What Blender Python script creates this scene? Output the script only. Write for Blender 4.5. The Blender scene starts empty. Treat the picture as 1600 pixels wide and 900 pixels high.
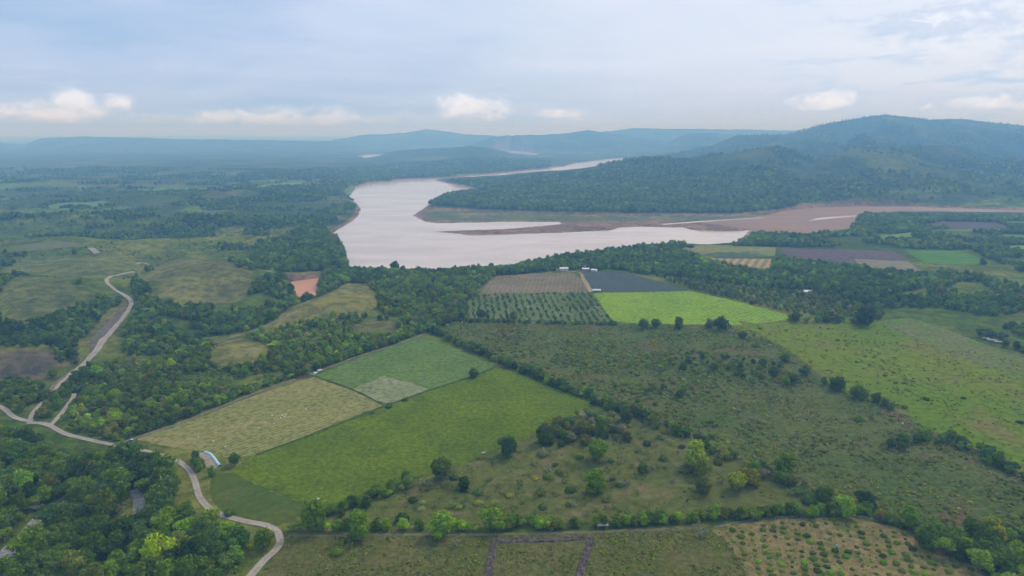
import bpy, bmesh, math, random
import numpy as np
from mathutils import Vector, Matrix
R = math.radians
SC = bpy.context.scene
COL = SC.collection
rng = np.random.default_rng(7)
random.seed(7)

# ------------------------------------------------------------------ camera, sky, sun, exposure
CAMH = 180.0
F = 1066.7
PITCH = math.atan(245.0 / F)
cp, sp = math.cos(PITCH), math.sin(PITCH)
cam = bpy.data.cameras.new('camera'); co = bpy.data.objects.new('camera', cam); COL.objects.link(co)
co.location = (0, 0, CAMH); co.rotation_euler = (math.pi / 2 - PITCH, 0, 0)
cam.sensor_width = 36; cam.lens = 24; cam.clip_start = 1; cam.clip_end = 200000
SC.camera = co
SC.view_settings.view_transform = 'Standard'; SC.view_settings.look = 'None'
SC.view_settings.exposure = 0.08; SC.view_settings.gamma = 1.0
cy = SC.cycles
SC.render.engine = 'CYCLES'
cy.use_denoising = True
cy.max_bounces = 6; cy.diffuse_bounces = 2; cy.glossy_bounces = 2; cy.transmission_bounces = 2
cy.volume_bounces = 3; cy.transparent_max_bounces = 8
cy.caustics_reflective = False; cy.caustics_refractive = False
cy.use_adaptive_sampling = True; cy.adaptive_threshold = 0.02

SUN_EL, SUN_AZ = 46.0, 48.0      # azimuth from +Y towards +X
sd_ = bpy.data.lights.new('sun', 'SUN'); so = bpy.data.objects.new('sun', sd_); COL.objects.link(so)
sd_.energy = 1.5; sd_.angle = R(10); sd_.color = (1, .95, .87)
so.rotation_euler = (R(90 - SUN_EL), 0, R(180 - SUN_AZ))
so.location = (0, 0, 900)

def world():
    w = bpy.data.worlds.new('World'); SC.world = w; w.use_nodes = True
    nt = w.node_tree; n = nt.nodes; L = nt.links; n.clear()
    out = n.new('ShaderNodeOutputWorld'); bg = n.new('ShaderNodeBackground'); L.new(bg.outputs[0], out.inputs[0])
    bg.inputs[1].default_value = 0.15
    sky = n.new('ShaderNodeTexSky'); sky.sky_type = 'NISHITA'; sky.sun_disc = False
    sky.sun_elevation = R(SUN_EL); sky.sun_rotation = R(SUN_AZ); sky.air_density = 1.2; sky.dust_density = 2.0
    tc = n.new('ShaderNodeTexCoord')
    sep = n.new('ShaderNodeSeparateXYZ'); L.new(tc.outputs['Generated'], sep.inputs[0])
    def M(op, a, b=None, c=None, clamp=False):
        m = n.new('ShaderNodeMath'); m.operation = op; m.use_clamp = clamp
        for i, v in enumerate((a, b, c)):
            if v is None: continue
            if hasattr(v, 'is_linked') or hasattr(v, 'node'): L.new(v, m.inputs[i])
            else: m.inputs[i].default_value = v
        return m.outputs[0]
    def noise(vec, scale, det=5, rough=.55, dist=0):
        t = n.new('ShaderNodeTexNoise'); t.inputs['Scale'].default_value = scale; t.inputs['Detail'].default_value = det
        t.inputs['Roughness'].default_value = rough; t.inputs['Distortion'].default_value = dist
        L.new(vec, t.inputs['Vector']); return t.outputs[0]
    def comb(x, y, z=0.0):
        c = n.new('ShaderNodeCombineXYZ')
        for i, v in enumerate((x, y, z)):
            if hasattr(v, 'node'): L.new(v, c.inputs[i])
            else: c.inputs[i].default_value = v
        return c.outputs[0]
    def mix(f, a, b):
        m = n.new('ShaderNodeMix'); m.data_type = 'RGBA'
        for i, v in ((0, f), (6, a), (7, b)):
            if hasattr(v, 'node'): L.new(v, m.inputs[i])
            else: m.inputs[i].default_value = v if i == 0 else (*v, 1)
        return m.outputs[2]
    def smooth(v, a, b):
        m = n.new('ShaderNodeMapRange'); m.interpolation_type = 'SMOOTHSTEP'
        L.new(v, m.inputs[0]); m.inputs[1].default_value = a; m.inputs[2].default_value = b
        return m.outputs[0]
    X, Y, Z = sep.outputs
    az = M('ARCTAN2', X, Y)                       # radians from +Y
    el = M('ARCSINE', Z)
    zz = M('ADD', M('MAXIMUM', Z, 0.0), 0.06)
    plane = comb(M('DIVIDE', X, zz), M('DIVIDE', Y, zz))
    # high stratus sheet: broad soft bands
    n1 = noise(plane, 0.42, 6, .52, .4)
    n2 = noise(comb(M('MULTIPLY', az, 1.6), M('MULTIPLY', el, 9.0), 4.0), 2.2, 6, .55, .5)
    n3 = noise(comb(M('MULTIPLY', az, 3.0), M('MULTIPLY', el, 14.0), 9.0), 3.0, 7, .6, .3)
    sheet = M('ADD', M('MULTIPLY', n1, .5), M('MULTIPLY', n2, .5))
    # glow of the veiled sun: sky luminance rises smoothly towards its azimuth
    sv = (math.sin(R(SUN_AZ)) * math.cos(R(SUN_EL)), math.cos(R(SUN_AZ)) * math.cos(R(SUN_EL)), math.sin(R(SUN_EL)))
    dp = n.new('ShaderNodeVectorMath'); dp.operation = 'DOT_PRODUCT'; L.new(tc.outputs['Generated'], dp.inputs[0]); dp.inputs[1].default_value = sv
    glow = smooth(dp.outputs['Value'], .25, 1.0)
    lowc = mix(smooth(sheet, .36, .64), (2.4, 3.45, 5.3), (3.6, 4.35, 5.95))
    hi = mix(glow, lowc, (5.6, 5.9, 6.6))
    breaks = M('MULTIPLY', smooth(n3, .52, .66), smooth(az, .25, .55))
    hi = mix(M('MULTIPLY', breaks, .6), hi, (2.3, 3.7, 5.9))
    base = mix(.93, sky.outputs[0], hi)
    # lower haze layer near the horizon
    hz = M('SUBTRACT', 1.0, smooth(el, -.02, .10))
    base = mix(M('MULTIPLY', hz, .55), base, (2.7, 3.55, 5.2))
    # cumulus
    cn = noise(comb(M('MULTIPLY', az, 1.0), M('MULTIPLY', el, 1.9), 1.7), 26, 8, .64, .35)
    cb = noise(comb(M('MULTIPLY', az, 1.0), M('MULTIPLY', el, 3.0), 5.7), 9, 3, .5, .0)
    blobs = [(90, 178, 120, 13, .95), (230, 184, 110, 10, .8), (430, 184, 150, 13, .95), (600, 186, 70, 10, .7), (900, 186, 120, 7, .6), (1250, 172, 200, 8, .5), (60, 168, 62, 12, .9), (118, 158, 34, 22, 1.1), (192, 160, 26, 13, 1.0), (325, 180, 22, 10, .6), (370, 172, 30, 9, .5),
             (495, 180, 50, 14, .75), (545, 176, 24, 10, .6), (622, 172, 24, 10, .5), (735, 170, 52, 24, 1.1), (872, 178, 36, 10, 1.0), (960, 180, 50, 8, .5),
             (1060, 173, 34, 9, .7), (1180, 165, 70, 9, .5), (1280, 157, 60, 17, 1.0), (1440, 165, 26, 11, .8), (1545, 162, 75, 13, 1.0),
             (1440, 45, 130, 26, .75), (1560, 60, 90, 40, .6), (1415, 102, 50, 13, .6)]
    acc = None
    for (x, y, rx, ry, s) in blobs:
        a0 = math.atan((x - 800) / 1095.0); e0 = math.atan((205 - y) / 1095.0 * math.cos(a0))
        dx = M('DIVIDE', M('SUBTRACT', az, a0), 1.5 * rx / 1095.0 * math.cos(a0) ** 2); dy = M('DIVIDE', M('SUBTRACT', el, e0), 1.35 * ry / 1095.0)
        g = M('MULTIPLY', M('EXPONENT', M('MULTIPLY', M('ADD', M('MULTIPLY', dx, dx), M('MULTIPLY', dy, dy)), -1.0)), s)
        acc = g if acc is None else M('MAXIMUM', acc, g)
    side = M('MULTIPLY', smooth(M('ABSOLUTE', az), .65, .8), M('MULTIPLY', smooth(cb, .5, .62), M('SUBTRACT', 1.0, smooth(el, .03, .10))))
    acc = M('MAXIMUM', acc, side)
    dens = M('ADD', acc, M('MULTIPLY', M('SUBTRACT', cn, .5), 1.7))
    cmask = M('MULTIPLY', smooth(dens, .34, .80), .85)
    core = smooth(dens, .6, 1.15)
    ccol = mix(core, (3.7, 4.4, 5.8), (6.3, 6.6, 7.3))
    base = mix(cmask, base, ccol)
    L.new(base, bg.inputs[0])
world()

# ------------------------------------------------------------------ numpy helpers
def ss(a, b, v):
    t = np.clip((v - a) / (b - a), 0, 1); return t * t * (3 - 2 * t)
def _h(ix, iy, s):
    v = (ix.astype(np.int64) * 374761393 + iy.astype(np.int64) * 668265263 + s * 1442695041) & 0xffffffff
    v = ((v ^ (v >> 13)) * 1274126177) & 0xffffffff
    v = (v ^ (v >> 16)) & 0xffffffff
    return v / 4294967295.0
def vn(x, y, s=0):
    fx, fy = np.floor(x), np.floor(y); ux, uy = x - fx, y - fy
    ux = ux * ux * ux * (ux * (ux * 6 - 15) + 10); uy = uy * uy * uy * (uy * (uy * 6 - 15) + 10)
    a, b, c, d = _h(fx, fy, s), _h(fx + 1, fy, s), _h(fx, fy + 1, s), _h(fx + 1, fy + 1, s)
    return (a * (1 - ux) + b * ux) * (1 - uy) + (c * (1 - ux) + d * ux) * uy
def fbm(x, y, o=4, s=0, g=.5):
    t = 0; a = 1; n = 0
    for i in range(o):
        t = t + a * vn(x * 2 ** i + 17.3 * i, y * 2 ** i - 9.1 * i, s + i); n += a; a *= g
    return t / n
def ridged(x, y, o=4, s=0):
    t = 0; a = 1; n = 0
    for i in range(o):
        t = t + a * (1 - np.abs(2 * vn(x * 2 ** i + 3.3 * i, y * 2 ** i + 5.1 * i, s + i) - 1)); n += a; a *= .5
    return t / n
def inside(x, y, P):
    P = np.asarray(P, float); r = np.zeros(np.shape(x), bool)
    for i in range(len(P)):
        x0, y0 = P[i]; x1, y1 = P[(i + 1) % len(P)]
        if y0 == y1: continue
        c = ((y0 > y) != (y1 > y)) & (x < (x1 - x0) * (y - y0) / (y1 - y0) + x0)
        r ^= c
    return r
def ldist(x, y, P, closed=False):
    P = np.asarray(P, float); d = np.full(np.shape(x), 1e18); n = len(P) if closed else len(P) - 1
    for i in range(n):
        a = P[i]; b = P[(i + 1) % len(P)]; e = b - a; l = max(e @ e, 1e-9)
        t = np.clip(((x - a[0]) * e[0] + (y - a[1]) * e[1]) / l, 0, 1)
        d = np.minimum(d, (x - a[0] - t * e[0]) ** 2 + (y - a[1] - t * e[1]) ** 2)
    return np.sqrt(d)
def sdf(x, y, P):
    d = ldist(x, y, P, True); return np.where(inside(x, y, P), -d, d)
def ray(px):
    px = np.asarray(px, float).reshape(-1, 2); dx = (px[:, 0] - 800) / F; dy = (450 - px[:, 1]) / F
    return np.stack([dx, cp + dy * sp, -sp + dy * cp], 1)
def onz(px, z=0.0):
    d = ray(px); t = (z - CAMH) / d[:, 2]; return np.stack([d[:, 0] * t, d[:, 1] * t], 1)

# ------------------------------------------------------------------ river, mud, relief (outlines measured off the photograph, laid on the ground)
ZW = -5.0
WATER = [(548,420),(541,408),(539,395),(530,380),(521,364),(530,358),(540,352),(552,345),(560,337),(564,327),(556,317),(545,310),(544,306),(555,296),(552,292),(570,287),
 (605,284),(632,280),(688,279),(707,277.5),(775,271.5),(800,269),(840,264),(882,260),(900,255),(950,249),(992,246),(975,254),(940,264),(902,273),(872,271),(800,275),(775,276),
 (712,279),(680,282),(700,286),(725,291),(760,296),(737,300),(695,307),(675,317),(655,330),(645,337),(665,347),(682,349),(800,347),(873,347),(878,350),(800,357),(720,360),(675,362),
 (737,367),(800,366),(875,364),(960,359),(967,355),(1000,354),(1065,355),(1087,360),(1130,361),(1170,360),(1160,372),(1152,380),(1100,384),(1060,382),(1000,387),(940,395),(880,402),(840,410),(800,418),(740,420),(690,424),(620,424)]
MUD = [(648,328),(680,327),(760,332),(900,335),(1050,338),(1150,338),(1195,333),(1225,329),(1260,325),(1340,322),(1430,323),(1620,329),(1620,334),(1500,333),(1400,332),(1342,336),(1336,355),(1300,364),(1230,368),(1165,368),
 (1170,358),(1087,358),(1065,353),(967,353),(875,366),(675,364),(640,345)]
LAKES = [[(558,247),(575,242),(602,241),(600,246),(575,249)], [(770,236),(800,234),(845,240),(835,243),(790,241)]]
POND = [(455,440),(500,434),(493,446),(497,460),(470,468),(462,455)]
STREAM = [[(1035,351.5),(1100,347),(1190,341.5),(1190,340),(1100,345),(1035,350)], [(1263,345),(1280,340),(1320,337),(1342,336),(1340,338),(1300,341)], [(1380,322.5),(1450,325.5),(1560,330),(1560,332),(1450,327.5),(1380,324)]]
HILLS = [(-500,600),(60,600),(120,585),(190,552),(290,520),(380,495),(440,470),(455,440),(470,400),(505,350),(500,330),(430,300),(300,275),(100,265),(-500,270)]
Wp = onz(WATER, ZW); Mp = onz(MUD, ZW); Lp = [onz(l, ZW) for l in LAKES]; Pp = onz(POND, ZW); BANKP = onz([(511,353),(530,345),(563,324),(567,330),(561,343),(541,357),(522,368)], ZW); REDP = onz([(1085,346),(1190,338),(1225,329),(1262,325),(1345,322),(1430,323),(1625,329),(1625,333.5),(1500,332.5),(1400,331.5),(1345,335),(1336,358),(1300,366),(1165,368),(1172,358)], ZW); Sp = [onz(s, ZW + .3) for s in STREAM]; Hp = onz(HILLS)
def rz(pts, Yc, Yf, back=1500, pw=1.15, er=.35, es=260):
    p = np.array(pts, float); d = ray(p); t = d[:, 0] / d[:, 1]; z = CAMH + Yc * d[:, 2] / d[:, 1]
    return (t, np.maximum(z, 0), Yc, Yf, back, pw, er, es)
RIDGES = [
 rz([(780,284),(860,272),(905,266),(940,260),(975,253),(1000,249),(1040,248),(1100,246),(1160,237),(1215,231),(1250,240),(1300,262),(1350,284)], 2500, 1640, 900, 1.0, .62, 300),
 rz([(930,262),(985,257),(1040,242),(1075,236),(1110,228),(1150,212),(1190,211),(1230,210),(1300,207),(1500,207)], 4300, 2900, 900, 1.1, .35, 260),
 rz([(1110,262),(1150,240),(1190,225),(1235,209),(1280,196),(1310,190),(1340,185),(1365,181),(1385,179.5),(1415,182),(1450,187),(1480,186),(1505,186),(1550,191),(1600,196),(1700,200),(1900,190)], 4600, 1690, 1500, .72, .85, 300),
 rz([(990,244),(1040,226),(1060,214),(1080,208),(1110,207),(1140,210),(1180,214),(1300,215)], 6500, 5000, 1500, 1.1, .35, 500),
 rz([(735,228),(770,214),(800,211),(845,211),(880,209),(905,206),(920,203),(938,207),(980,211),(1010,217),(1040,220),(1060,224),(1120,226),(1200,230)], 7000, 5700, 1500, 1.1, .4, 600),
 rz([(840,212),(880,209),(940,206),(990,200),(1060,201),(1140,202),(1250,204),(1400,210)], 8600, 7700, 1500, 1.1, .3, 1200),
 rz([(590,241),(610,238),(650,233),(690,232),(715,230),(735,228),(765,232),(785,236),(800,240),(830,246)], 5000, 3500, 900, .9, .35, 300),
 rz([(-700,214),(-200,218),(0,223),(38,227),(50,222),(65,216),(135,213),(200,215),(300,218),(400,219),(500,221),(550,222),(570,226),(595,229),(612,225),(640,227),(665,228),(700,233)], 8000, 6200, 1500, .9, .5, 500),
 rz([(540,216),(570,210),(600,210),(635,207),(665,202),(690,205),(725,209),(770,212),(800,217)], 8900, 7700, 1500, 1.0, .25, 1500),
]
BUMPS = [((535,487), 13, 62, 42), ((500,500), 7, 60, 40), ((310,450), 15, 95, 70), ((360,435), 8, 60, 50), ((60,470), 14, 130, 80), ((130,420), 12, 110, 70), ((370,555), 7, 45, 30), ((590,520), 5, 40, 30),
         ((40,392), 10, 150, 80), ((330,385), 10, 130, 80), ((250,350), 14, 180, 90), ((60,352), 14, 180, 90), ((420,352), 10, 120, 80), ((150,318), 16, 240, 120), ((350,310), 16, 240, 120), ((30,290), 18, 300, 150)]
BW = [(onz([b[0]])[0], b[1], b[2], b[3]) for b in BUMPS]
RAV = [[(-40,535),(60,530),(130,520),(180,490),(215,450),(250,400)], [(150,600),(230,548),(300,525),(400,490),(455,470),(470,440)], [(0,585),(90,575),(130,560)]]
RVW = [onz(r) for r in RAV]
def zhills(x, y): return ss(0, -110, sdf(x, y, Hp))
def spur(x, y, es=300):
    warp = (fbm(x / es, y / es, 2, 51) - .5) * 1.3
    return ss(.42, .88, ridged(x / es + warp, y / (es * 3.4) + warp * .5, 5, 9))
def hgt(x, y):
    x = np.asarray(x, float); y = np.asarray(y, float); sh = x.shape; x = x.ravel(); y = y.ravel()
    h = 1.6 * (fbm(x / 300, y / 300, 2, 3) - .5)
    near = y < 9000; hm = np.zeros_like(x)
    i = np.where(near)[0]
    if len(i):
        xi, yi = x[i], y[i]
        m = zhills(xi, yi); hm[i] = m
        a = m * (22 * (fbm(xi / 190, yi / 150, 4, 11) - .42) + 4 * (ridged(xi / 90, yi / 80, 3, 5) - .6))
        for (c, hh, rx, ry) in BW:
            a = a + hh * np.exp(-(((xi - c[0]) / rx) ** 2 + ((yi - c[1]) / ry) ** 2) * 1.2)
        for P in RVW:
            a = a - 7 * np.exp(-(ldist(xi, yi, P) / 26) ** 2)
        h[i] += a
    tt = x / np.maximum(y, 1); best = np.zeros_like(x)
    for (t, z, Yc, Yf, back, pw, er, es) in RIDGES:
        m = (y > Yf - 50) & (y < Yc + back) & (tt > t[0] - .05) & (tt < t[-1] + .05)
        j = np.where(m)[0]
        if not len(j): continue
        xj, yj = x[j], y[j]
        wob = (fbm(xj / (es * 2), yj / (es * 2), 2, 31) - .5) * (Yc - Yf) * .35
        zc = np.interp(tt[j], t, z)
        s = np.clip((yj - Yf + wob * (1 - ss(Yf, Yc, yj))) / (Yc - Yf), 0, 1)
        rn = (fbm(xj / 60, yj / 60, 3, 77) - .5) * max(1, Yc / 4200) + (fbm(xj / 260, yj / 260, 2, 78) - .5) * max(0, Yc / 2600 - 1.6)
        env = np.clip(4 * s * (1 - s), 0, 1)
        warp = (fbm(xj / es, yj / es, 2, 51) - .5) * 1.3
        sp_ = ridged(xj / es + warp, yj / (es * 3.4) + warp * .5, 5, 9)
        sp_ = ss(.42, .88, sp_)
        sub = ridged(xj / (es * .3) + warp * 2, yj / (es * 1.1) + warp, 3, 19)
        v = zc * s ** pw * (1 - er * env ** .6 * (1 - sp_)) * (1 - .28 * env * (1 - sub)) + rn * 7 * np.clip(zc / 60, 0, 1) * ss(0, .2, s)
        v = np.where(yj > Yc, zc * (1 - ss(0, back, yj - Yc)) + rn * 7 * np.clip(zc / 60, 0, 1), v)
        edge = ss(t[0] - .05, t[0], tt[j]) * (1 - ss(t[-1], t[-1] + .05, tt[j]))
        best[j] = np.maximum(best[j], v * edge)
    h = h + best
    j = np.where((y > 700) & (y < 7500))[0]
    if len(j):
        xj, yj = x[j], y[j]
        sw = sdf(xj, yj, Wp)
        for P in Lp + [Pp]: sw = np.minimum(sw, sdf(xj, yj, P))
        sm = np.minimum(sdf(xj, yj, Mp), sdf(xj, yj, BANKP)); sl = np.minimum(sw, sm)
        wob = 5 * (fbm(xj / 14, yj / 14, 2, 41) - .5)
        k = ss(0, 14, sl + wob)
        low = np.where(sw < 0, ZW - .2 - 2 * ss(0, 20, -sw), ZW + .1 + 1.1 * ss(0, 40, sw) * fbm(xj / 60, yj / 25, 3, 61))
        low = np.where(inside(xj, yj, REDP), ZW - .4, low)
        for P in Sp: low = np.where(inside(xj, yj, P), ZW - .3, low)
        h[j] = low + (np.maximum(h[j], -1.5) - low) * k
    return h.reshape(sh)
_ys = np.exp(np.linspace(math.log(200), math.log(30000), 500))
def at(px):
    """photo pixel -> point on the ground"""
    d = ray(px); T = _ys[None, :] / d[:, 1:2]
    X = d[:, 0:1] * T; Y = d[:, 1:2] * T; Z = CAMH + d[:, 2:3] * T
    G = Z - hgt(X, Y); hit = G < 0; k = np.argmax(hit, 1); k = np.where(hit.any(1), np.maximum(k, 1), len(_ys) - 1)
    r = np.arange(len(d)); g0, g1 = G[r, k - 1], G[r, k]; f = np.clip(g0 / np.where(g0 - g1 == 0, 1, g0 - g1), 0, 1)
    Yv = _ys[k - 1] * (1 - f) + _ys[k] * f; t = Yv / d[:, 1]
    return np.stack([d[:, 0] * t, Yv, CAMH + d[:, 2] * t], 1)
def xy(px): return at(px)[:, :2]
def mpp(p): return (p[1] * cp + CAMH * sp) / F      # metres per photo pixel

# ------------------------------------------------------------------ materials
def nm(name):
    m = bpy.data.materials.new(name); m.use_nodes = True; nt = m.node_tree; nt.nodes.clear()
    out = nt.nodes.new('ShaderNodeOutputMaterial'); b = nt.nodes.new('ShaderNodeBsdfPrincipled')
    nt.links.new(b.outputs[0], out.inputs[0]); b.inputs['Roughness'].default_value = 1.0; b.inputs['Specular IOR Level'].default_value = 0.0
    return m, nt, b
def _n(nt, t, **k):
    n = nt.nodes.new(t)
    for a, v in k.items(): setattr(n, a, v)
    return n
def noise(nt, scale, det=4, rough=.6, stretch=None, rot=0, loc=(0, 0, 0)):
    tc = _n(nt, 'ShaderNodeNewGeometry'); mp = _n(nt, 'ShaderNodeMapping'); t = _n(nt, 'ShaderNodeTexNoise')
    nt.links.new(tc.outputs['Position'], mp.inputs['Vector']); nt.links.new(mp.outputs[0], t.inputs['Vector'])
    mp.inputs['Rotation'].default_value = (0, 0, rot); mp.inputs['Location'].default_value = loc
    if stretch: mp.inputs['Scale'].default_value = stretch
    t.inputs['Scale'].default_value = scale; t.inputs['Detail'].default_value = det; t.inputs['Roughness'].default_value = rough
    return t.outputs[0]
def ramp(nt, v, a, b):
    m = _n(nt, 'ShaderNodeMapRange', interpolation_type='SMOOTHSTEP'); nt.links.new(v, m.inputs[0])
    m.inputs[1].default_value = a; m.inputs[2].default_value = b; return m.outputs[0]
def mixc(nt, f, a, b, bt='MIX'):
    m = _n(nt, 'ShaderNodeMix', data_type='RGBA', blend_type=bt)
    for i, v in ((0, f), (6, a), (7, b)):
        if hasattr(v, 'node'): nt.links.new(v, m.inputs[i])
        else: m.inputs[i].default_value = v if i == 0 else (*v, 1)
    return m.outputs[2]
def bump(nt, b, h, dist, st=1.0):
    k = _n(nt, 'ShaderNodeBump'); k.inputs['Strength'].default_value = st; k.inputs['Distance'].default_value = dist
    nt.links.new(h, k.inputs['Height']); nt.links.new(k.outputs[0], b.inputs['Normal'])
def vm(nt, op, a, c):
    m = _n(nt, 'ShaderNodeMath', operation=op)
    for i, v in enumerate((a, c)):
        if hasattr(v, 'node'): nt.links.new(v, m.inputs[i])
        else: m.inputs[i].default_value = v
    return m.outputs[0]
def plain(name, c, rough=.7, var=.25, sc=1.5, metal=0, spec=.3):
    m, nt, b = nm(name); n1 = noise(nt, sc, 5)
    nt.links.new(mixc(nt, ramp(nt, n1, .3, .7), tuple(x * (1 - var) for x in c), tuple(min(x * (1 + var), .95) for x in c)), b.inputs['Base Color'])
    b.inputs['Roughness'].default_value = rough; b.inputs['Metallic'].default_value = metal; b.inputs['Specular IOR Level'].default_value = spec
    return m
def ground_mat():
    m, nt, b = nm('ground'); at_ = _n(nt, 'ShaderNodeAttribute', attribute_name='Col')
    c = at_.outputs['Color']
    n1 = noise(nt, .012, 5); n2 = noise(nt, .09, 6, .7); n3 = noise(nt, .9, 5, .7)
    c = mixc(nt, 1.0, c, mixc(nt, ramp(nt, n1, .35, .65), (.78, .8, .8), (1.2, 1.15, 1.0)), 'MULTIPLY')
    c = mixc(nt, 1.0, c, mixc(nt, ramp(nt, n2, .38, .62), (.62, .68, .66), (1.3, 1.22, 1.1)), 'MULTIPLY')
    c = mixc(nt, 1.0, c, mixc(nt, ramp(nt, n3, .3, .7), (.75, .78, .8), (1.2, 1.2, 1.1)), 'MULTIPLY')
    nt.links.new(c, b.inputs['Base Color'])
    bump(nt, b, n2, 3.0, .7)
    return m
def field_mat(name, c1, c2, c3=None, s1=.02, s2=.25, rowdir=None, rowsp=0, rowcol=None, rowamt=.6, bmp=.4, fine=1.3, mot=.3):
    m, nt, b = nm(name)
    n1 = noise(nt, s1, 4, .6); n2 = noise(nt, s2, 6, .7); n3 = noise(nt, fine, 5, .7)
    c = mixc(nt, ramp(nt, n1, .38, .62), c1, c2)
    if c3: c = mixc(nt, ramp(nt, noise(nt, s1 * 1.9, 5, .65, loc=(31, 7, 0)), .52, .66), c, c3)
    c = mixc(nt, 1.0, c, mixc(nt, ramp(nt, n2, .35, .65), (1 - mot,) * 3, (1 + mot,) * 3), 'MULTIPLY')
    c = mixc(nt, 1.0, c, mixc(nt, ramp(nt, n3, .3, .7), (1 - mot * .8,) * 3, (1 + mot * .8,) * 3), 'MULTIPLY')
    hh = n3
    if rowsp:
        g = _n(nt, 'ShaderNodeNewGeometry'); mp = _n(nt, 'ShaderNodeMapping'); nt.links.new(g.outputs['Position'], mp.inputs[0])
        mp.inputs['Rotation'].default_value = (0, 0, -rowdir); sx = _n(nt, 'ShaderNodeSeparateXYZ'); nt.links.new(mp.outputs[0], sx.inputs[0])
        yy = vm(nt, 'ADD', sx.outputs[1], vm(nt, 'MULTIPLY', noise(nt, .25, 2), rowsp * .5))
        w = vm(nt, 'ADD', vm(nt, 'MULTIPLY', vm(nt, 'SINE', vm(nt, 'MULTIPLY', yy, 2 * math.pi / rowsp), 0), .5), .5)
        w = vm(nt, 'MULTIPLY', w, ramp(nt, n2, .25, .6))
        c = mixc(nt, vm(nt, 'MULTIPLY', w, rowamt), c, rowcol); hh = vm(nt, 'ADD', hh, w)
    nt.links.new(c, b.inputs['Base Color']); bump(nt, b, hh, bmp, .8)
    return m
def leaf_mat(name='leaves'):
    m, nt, b = nm(name)
    a = _n(nt, 'ShaderNodeAttribute', attribute_type='INSTANCER', attribute_name='tint')
    g = _n(nt, 'ShaderNodeNewGeometry')
    c = mixc(nt, 1.0, a.outputs['Color'], mixc(nt, g.outputs['Random Per Island'], (.62, .66, .6), (1.42, 1.36, 1.3)), 'MULTIPLY')
    out = nt.nodes['Material Output']
    d = _n(nt, 'ShaderNodeBsdfDiffuse'); t = _n(nt, 'ShaderNodeBsdfTranslucent'); ms = _n(nt, 'ShaderNodeMixShader'); ms.inputs[0].default_value = .36
    nt.links.new(c, d.inputs[0]); nt.links.new(mixc(nt, 1.0, c, (1.3, 1.25, .6), 'MULTIPLY'), t.inputs[0])
    nt.links.new(d.outputs[0], ms.inputs[1]); nt.links.new(t.outputs[0], ms.inputs[2]); nt.links.new(ms.outputs[0], out.inputs[0])
    nt.nodes.remove(b)
    return m
def water_mat(name, c1, c2, rough=.12):
    m, nt, b = nm(name); n1 = noise(nt, .005, 6, .65, (1, 2.5, 1)); n2 = noise(nt, .35, 4, .6, (1, 2, 1))
    nt.links.new(mixc(nt, ramp(nt, n1, .35, .65), c1, c2), b.inputs['Base Color'])
    nt.links.new(vm(nt, 'ADD', vm(nt, 'MULTIPLY', noise(nt, .01, 5, .6, (1, 4, 1)), .2), rough - .08), b.inputs['Roughness'])
    b.inputs['IOR'].default_value = 1.33; b.inputs['Specular IOR Level'].default_value = .5
    bump(nt, b, n2, .05, .5)
    return m
M_LEAF = leaf_mat(); M_BARK = plain('bark', (.16, .13, .10), .9, .3, 3)
M_PALE = plain('pale_bark', (.42, .39, .33), .9, .2, 3)

# ------------------------------------------------------------------ object helpers
def tag(o, label, cat=None, group=None, kind=None):
    if label: o['label'] = label
    if cat: o['category'] = cat
    if group: o['group'] = group
    if kind: o['kind'] = kind
    return o
def mobj(name, me, parent=None, loc=None, rotz=0, scale=None):
    o = bpy.data.objects.new(name, me); COL.objects.link(o)
    if parent: o.parent = parent
    if loc is not None: o.location = loc
    o.rotation_euler = (0, 0, rotz)
    if scale is not None: o.scale = scale if hasattr(scale, '__len__') else (scale,) * 3
    return o
def mesh(name, V, Fs, mats, mi=None, smooth=False):
    me = bpy.data.meshes.new(name); V = np.asarray(V, float)
    me.from_pydata([tuple(v) for v in V], [], [tuple(int(q) for q in f) for f in Fs])
    for m in (mats if isinstance(mats, (list, tuple)) else [mats]): me.materials.append(m)
    if mi is not None: me.polygons.foreach_set('material_index', np.asarray(mi, np.int32))
    if smooth: me.polygons.foreach_set('use_smooth', [True] * len(me.polygons))
    me.update(); return me
def empty(name, loc, rotz=0):
    o = bpy.data.objects.new(name, None); COL.objects.link(o); o.location = loc; o.rotation_euler = (0, 0, rotz); o.empty_display_size = .5; return o

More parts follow.
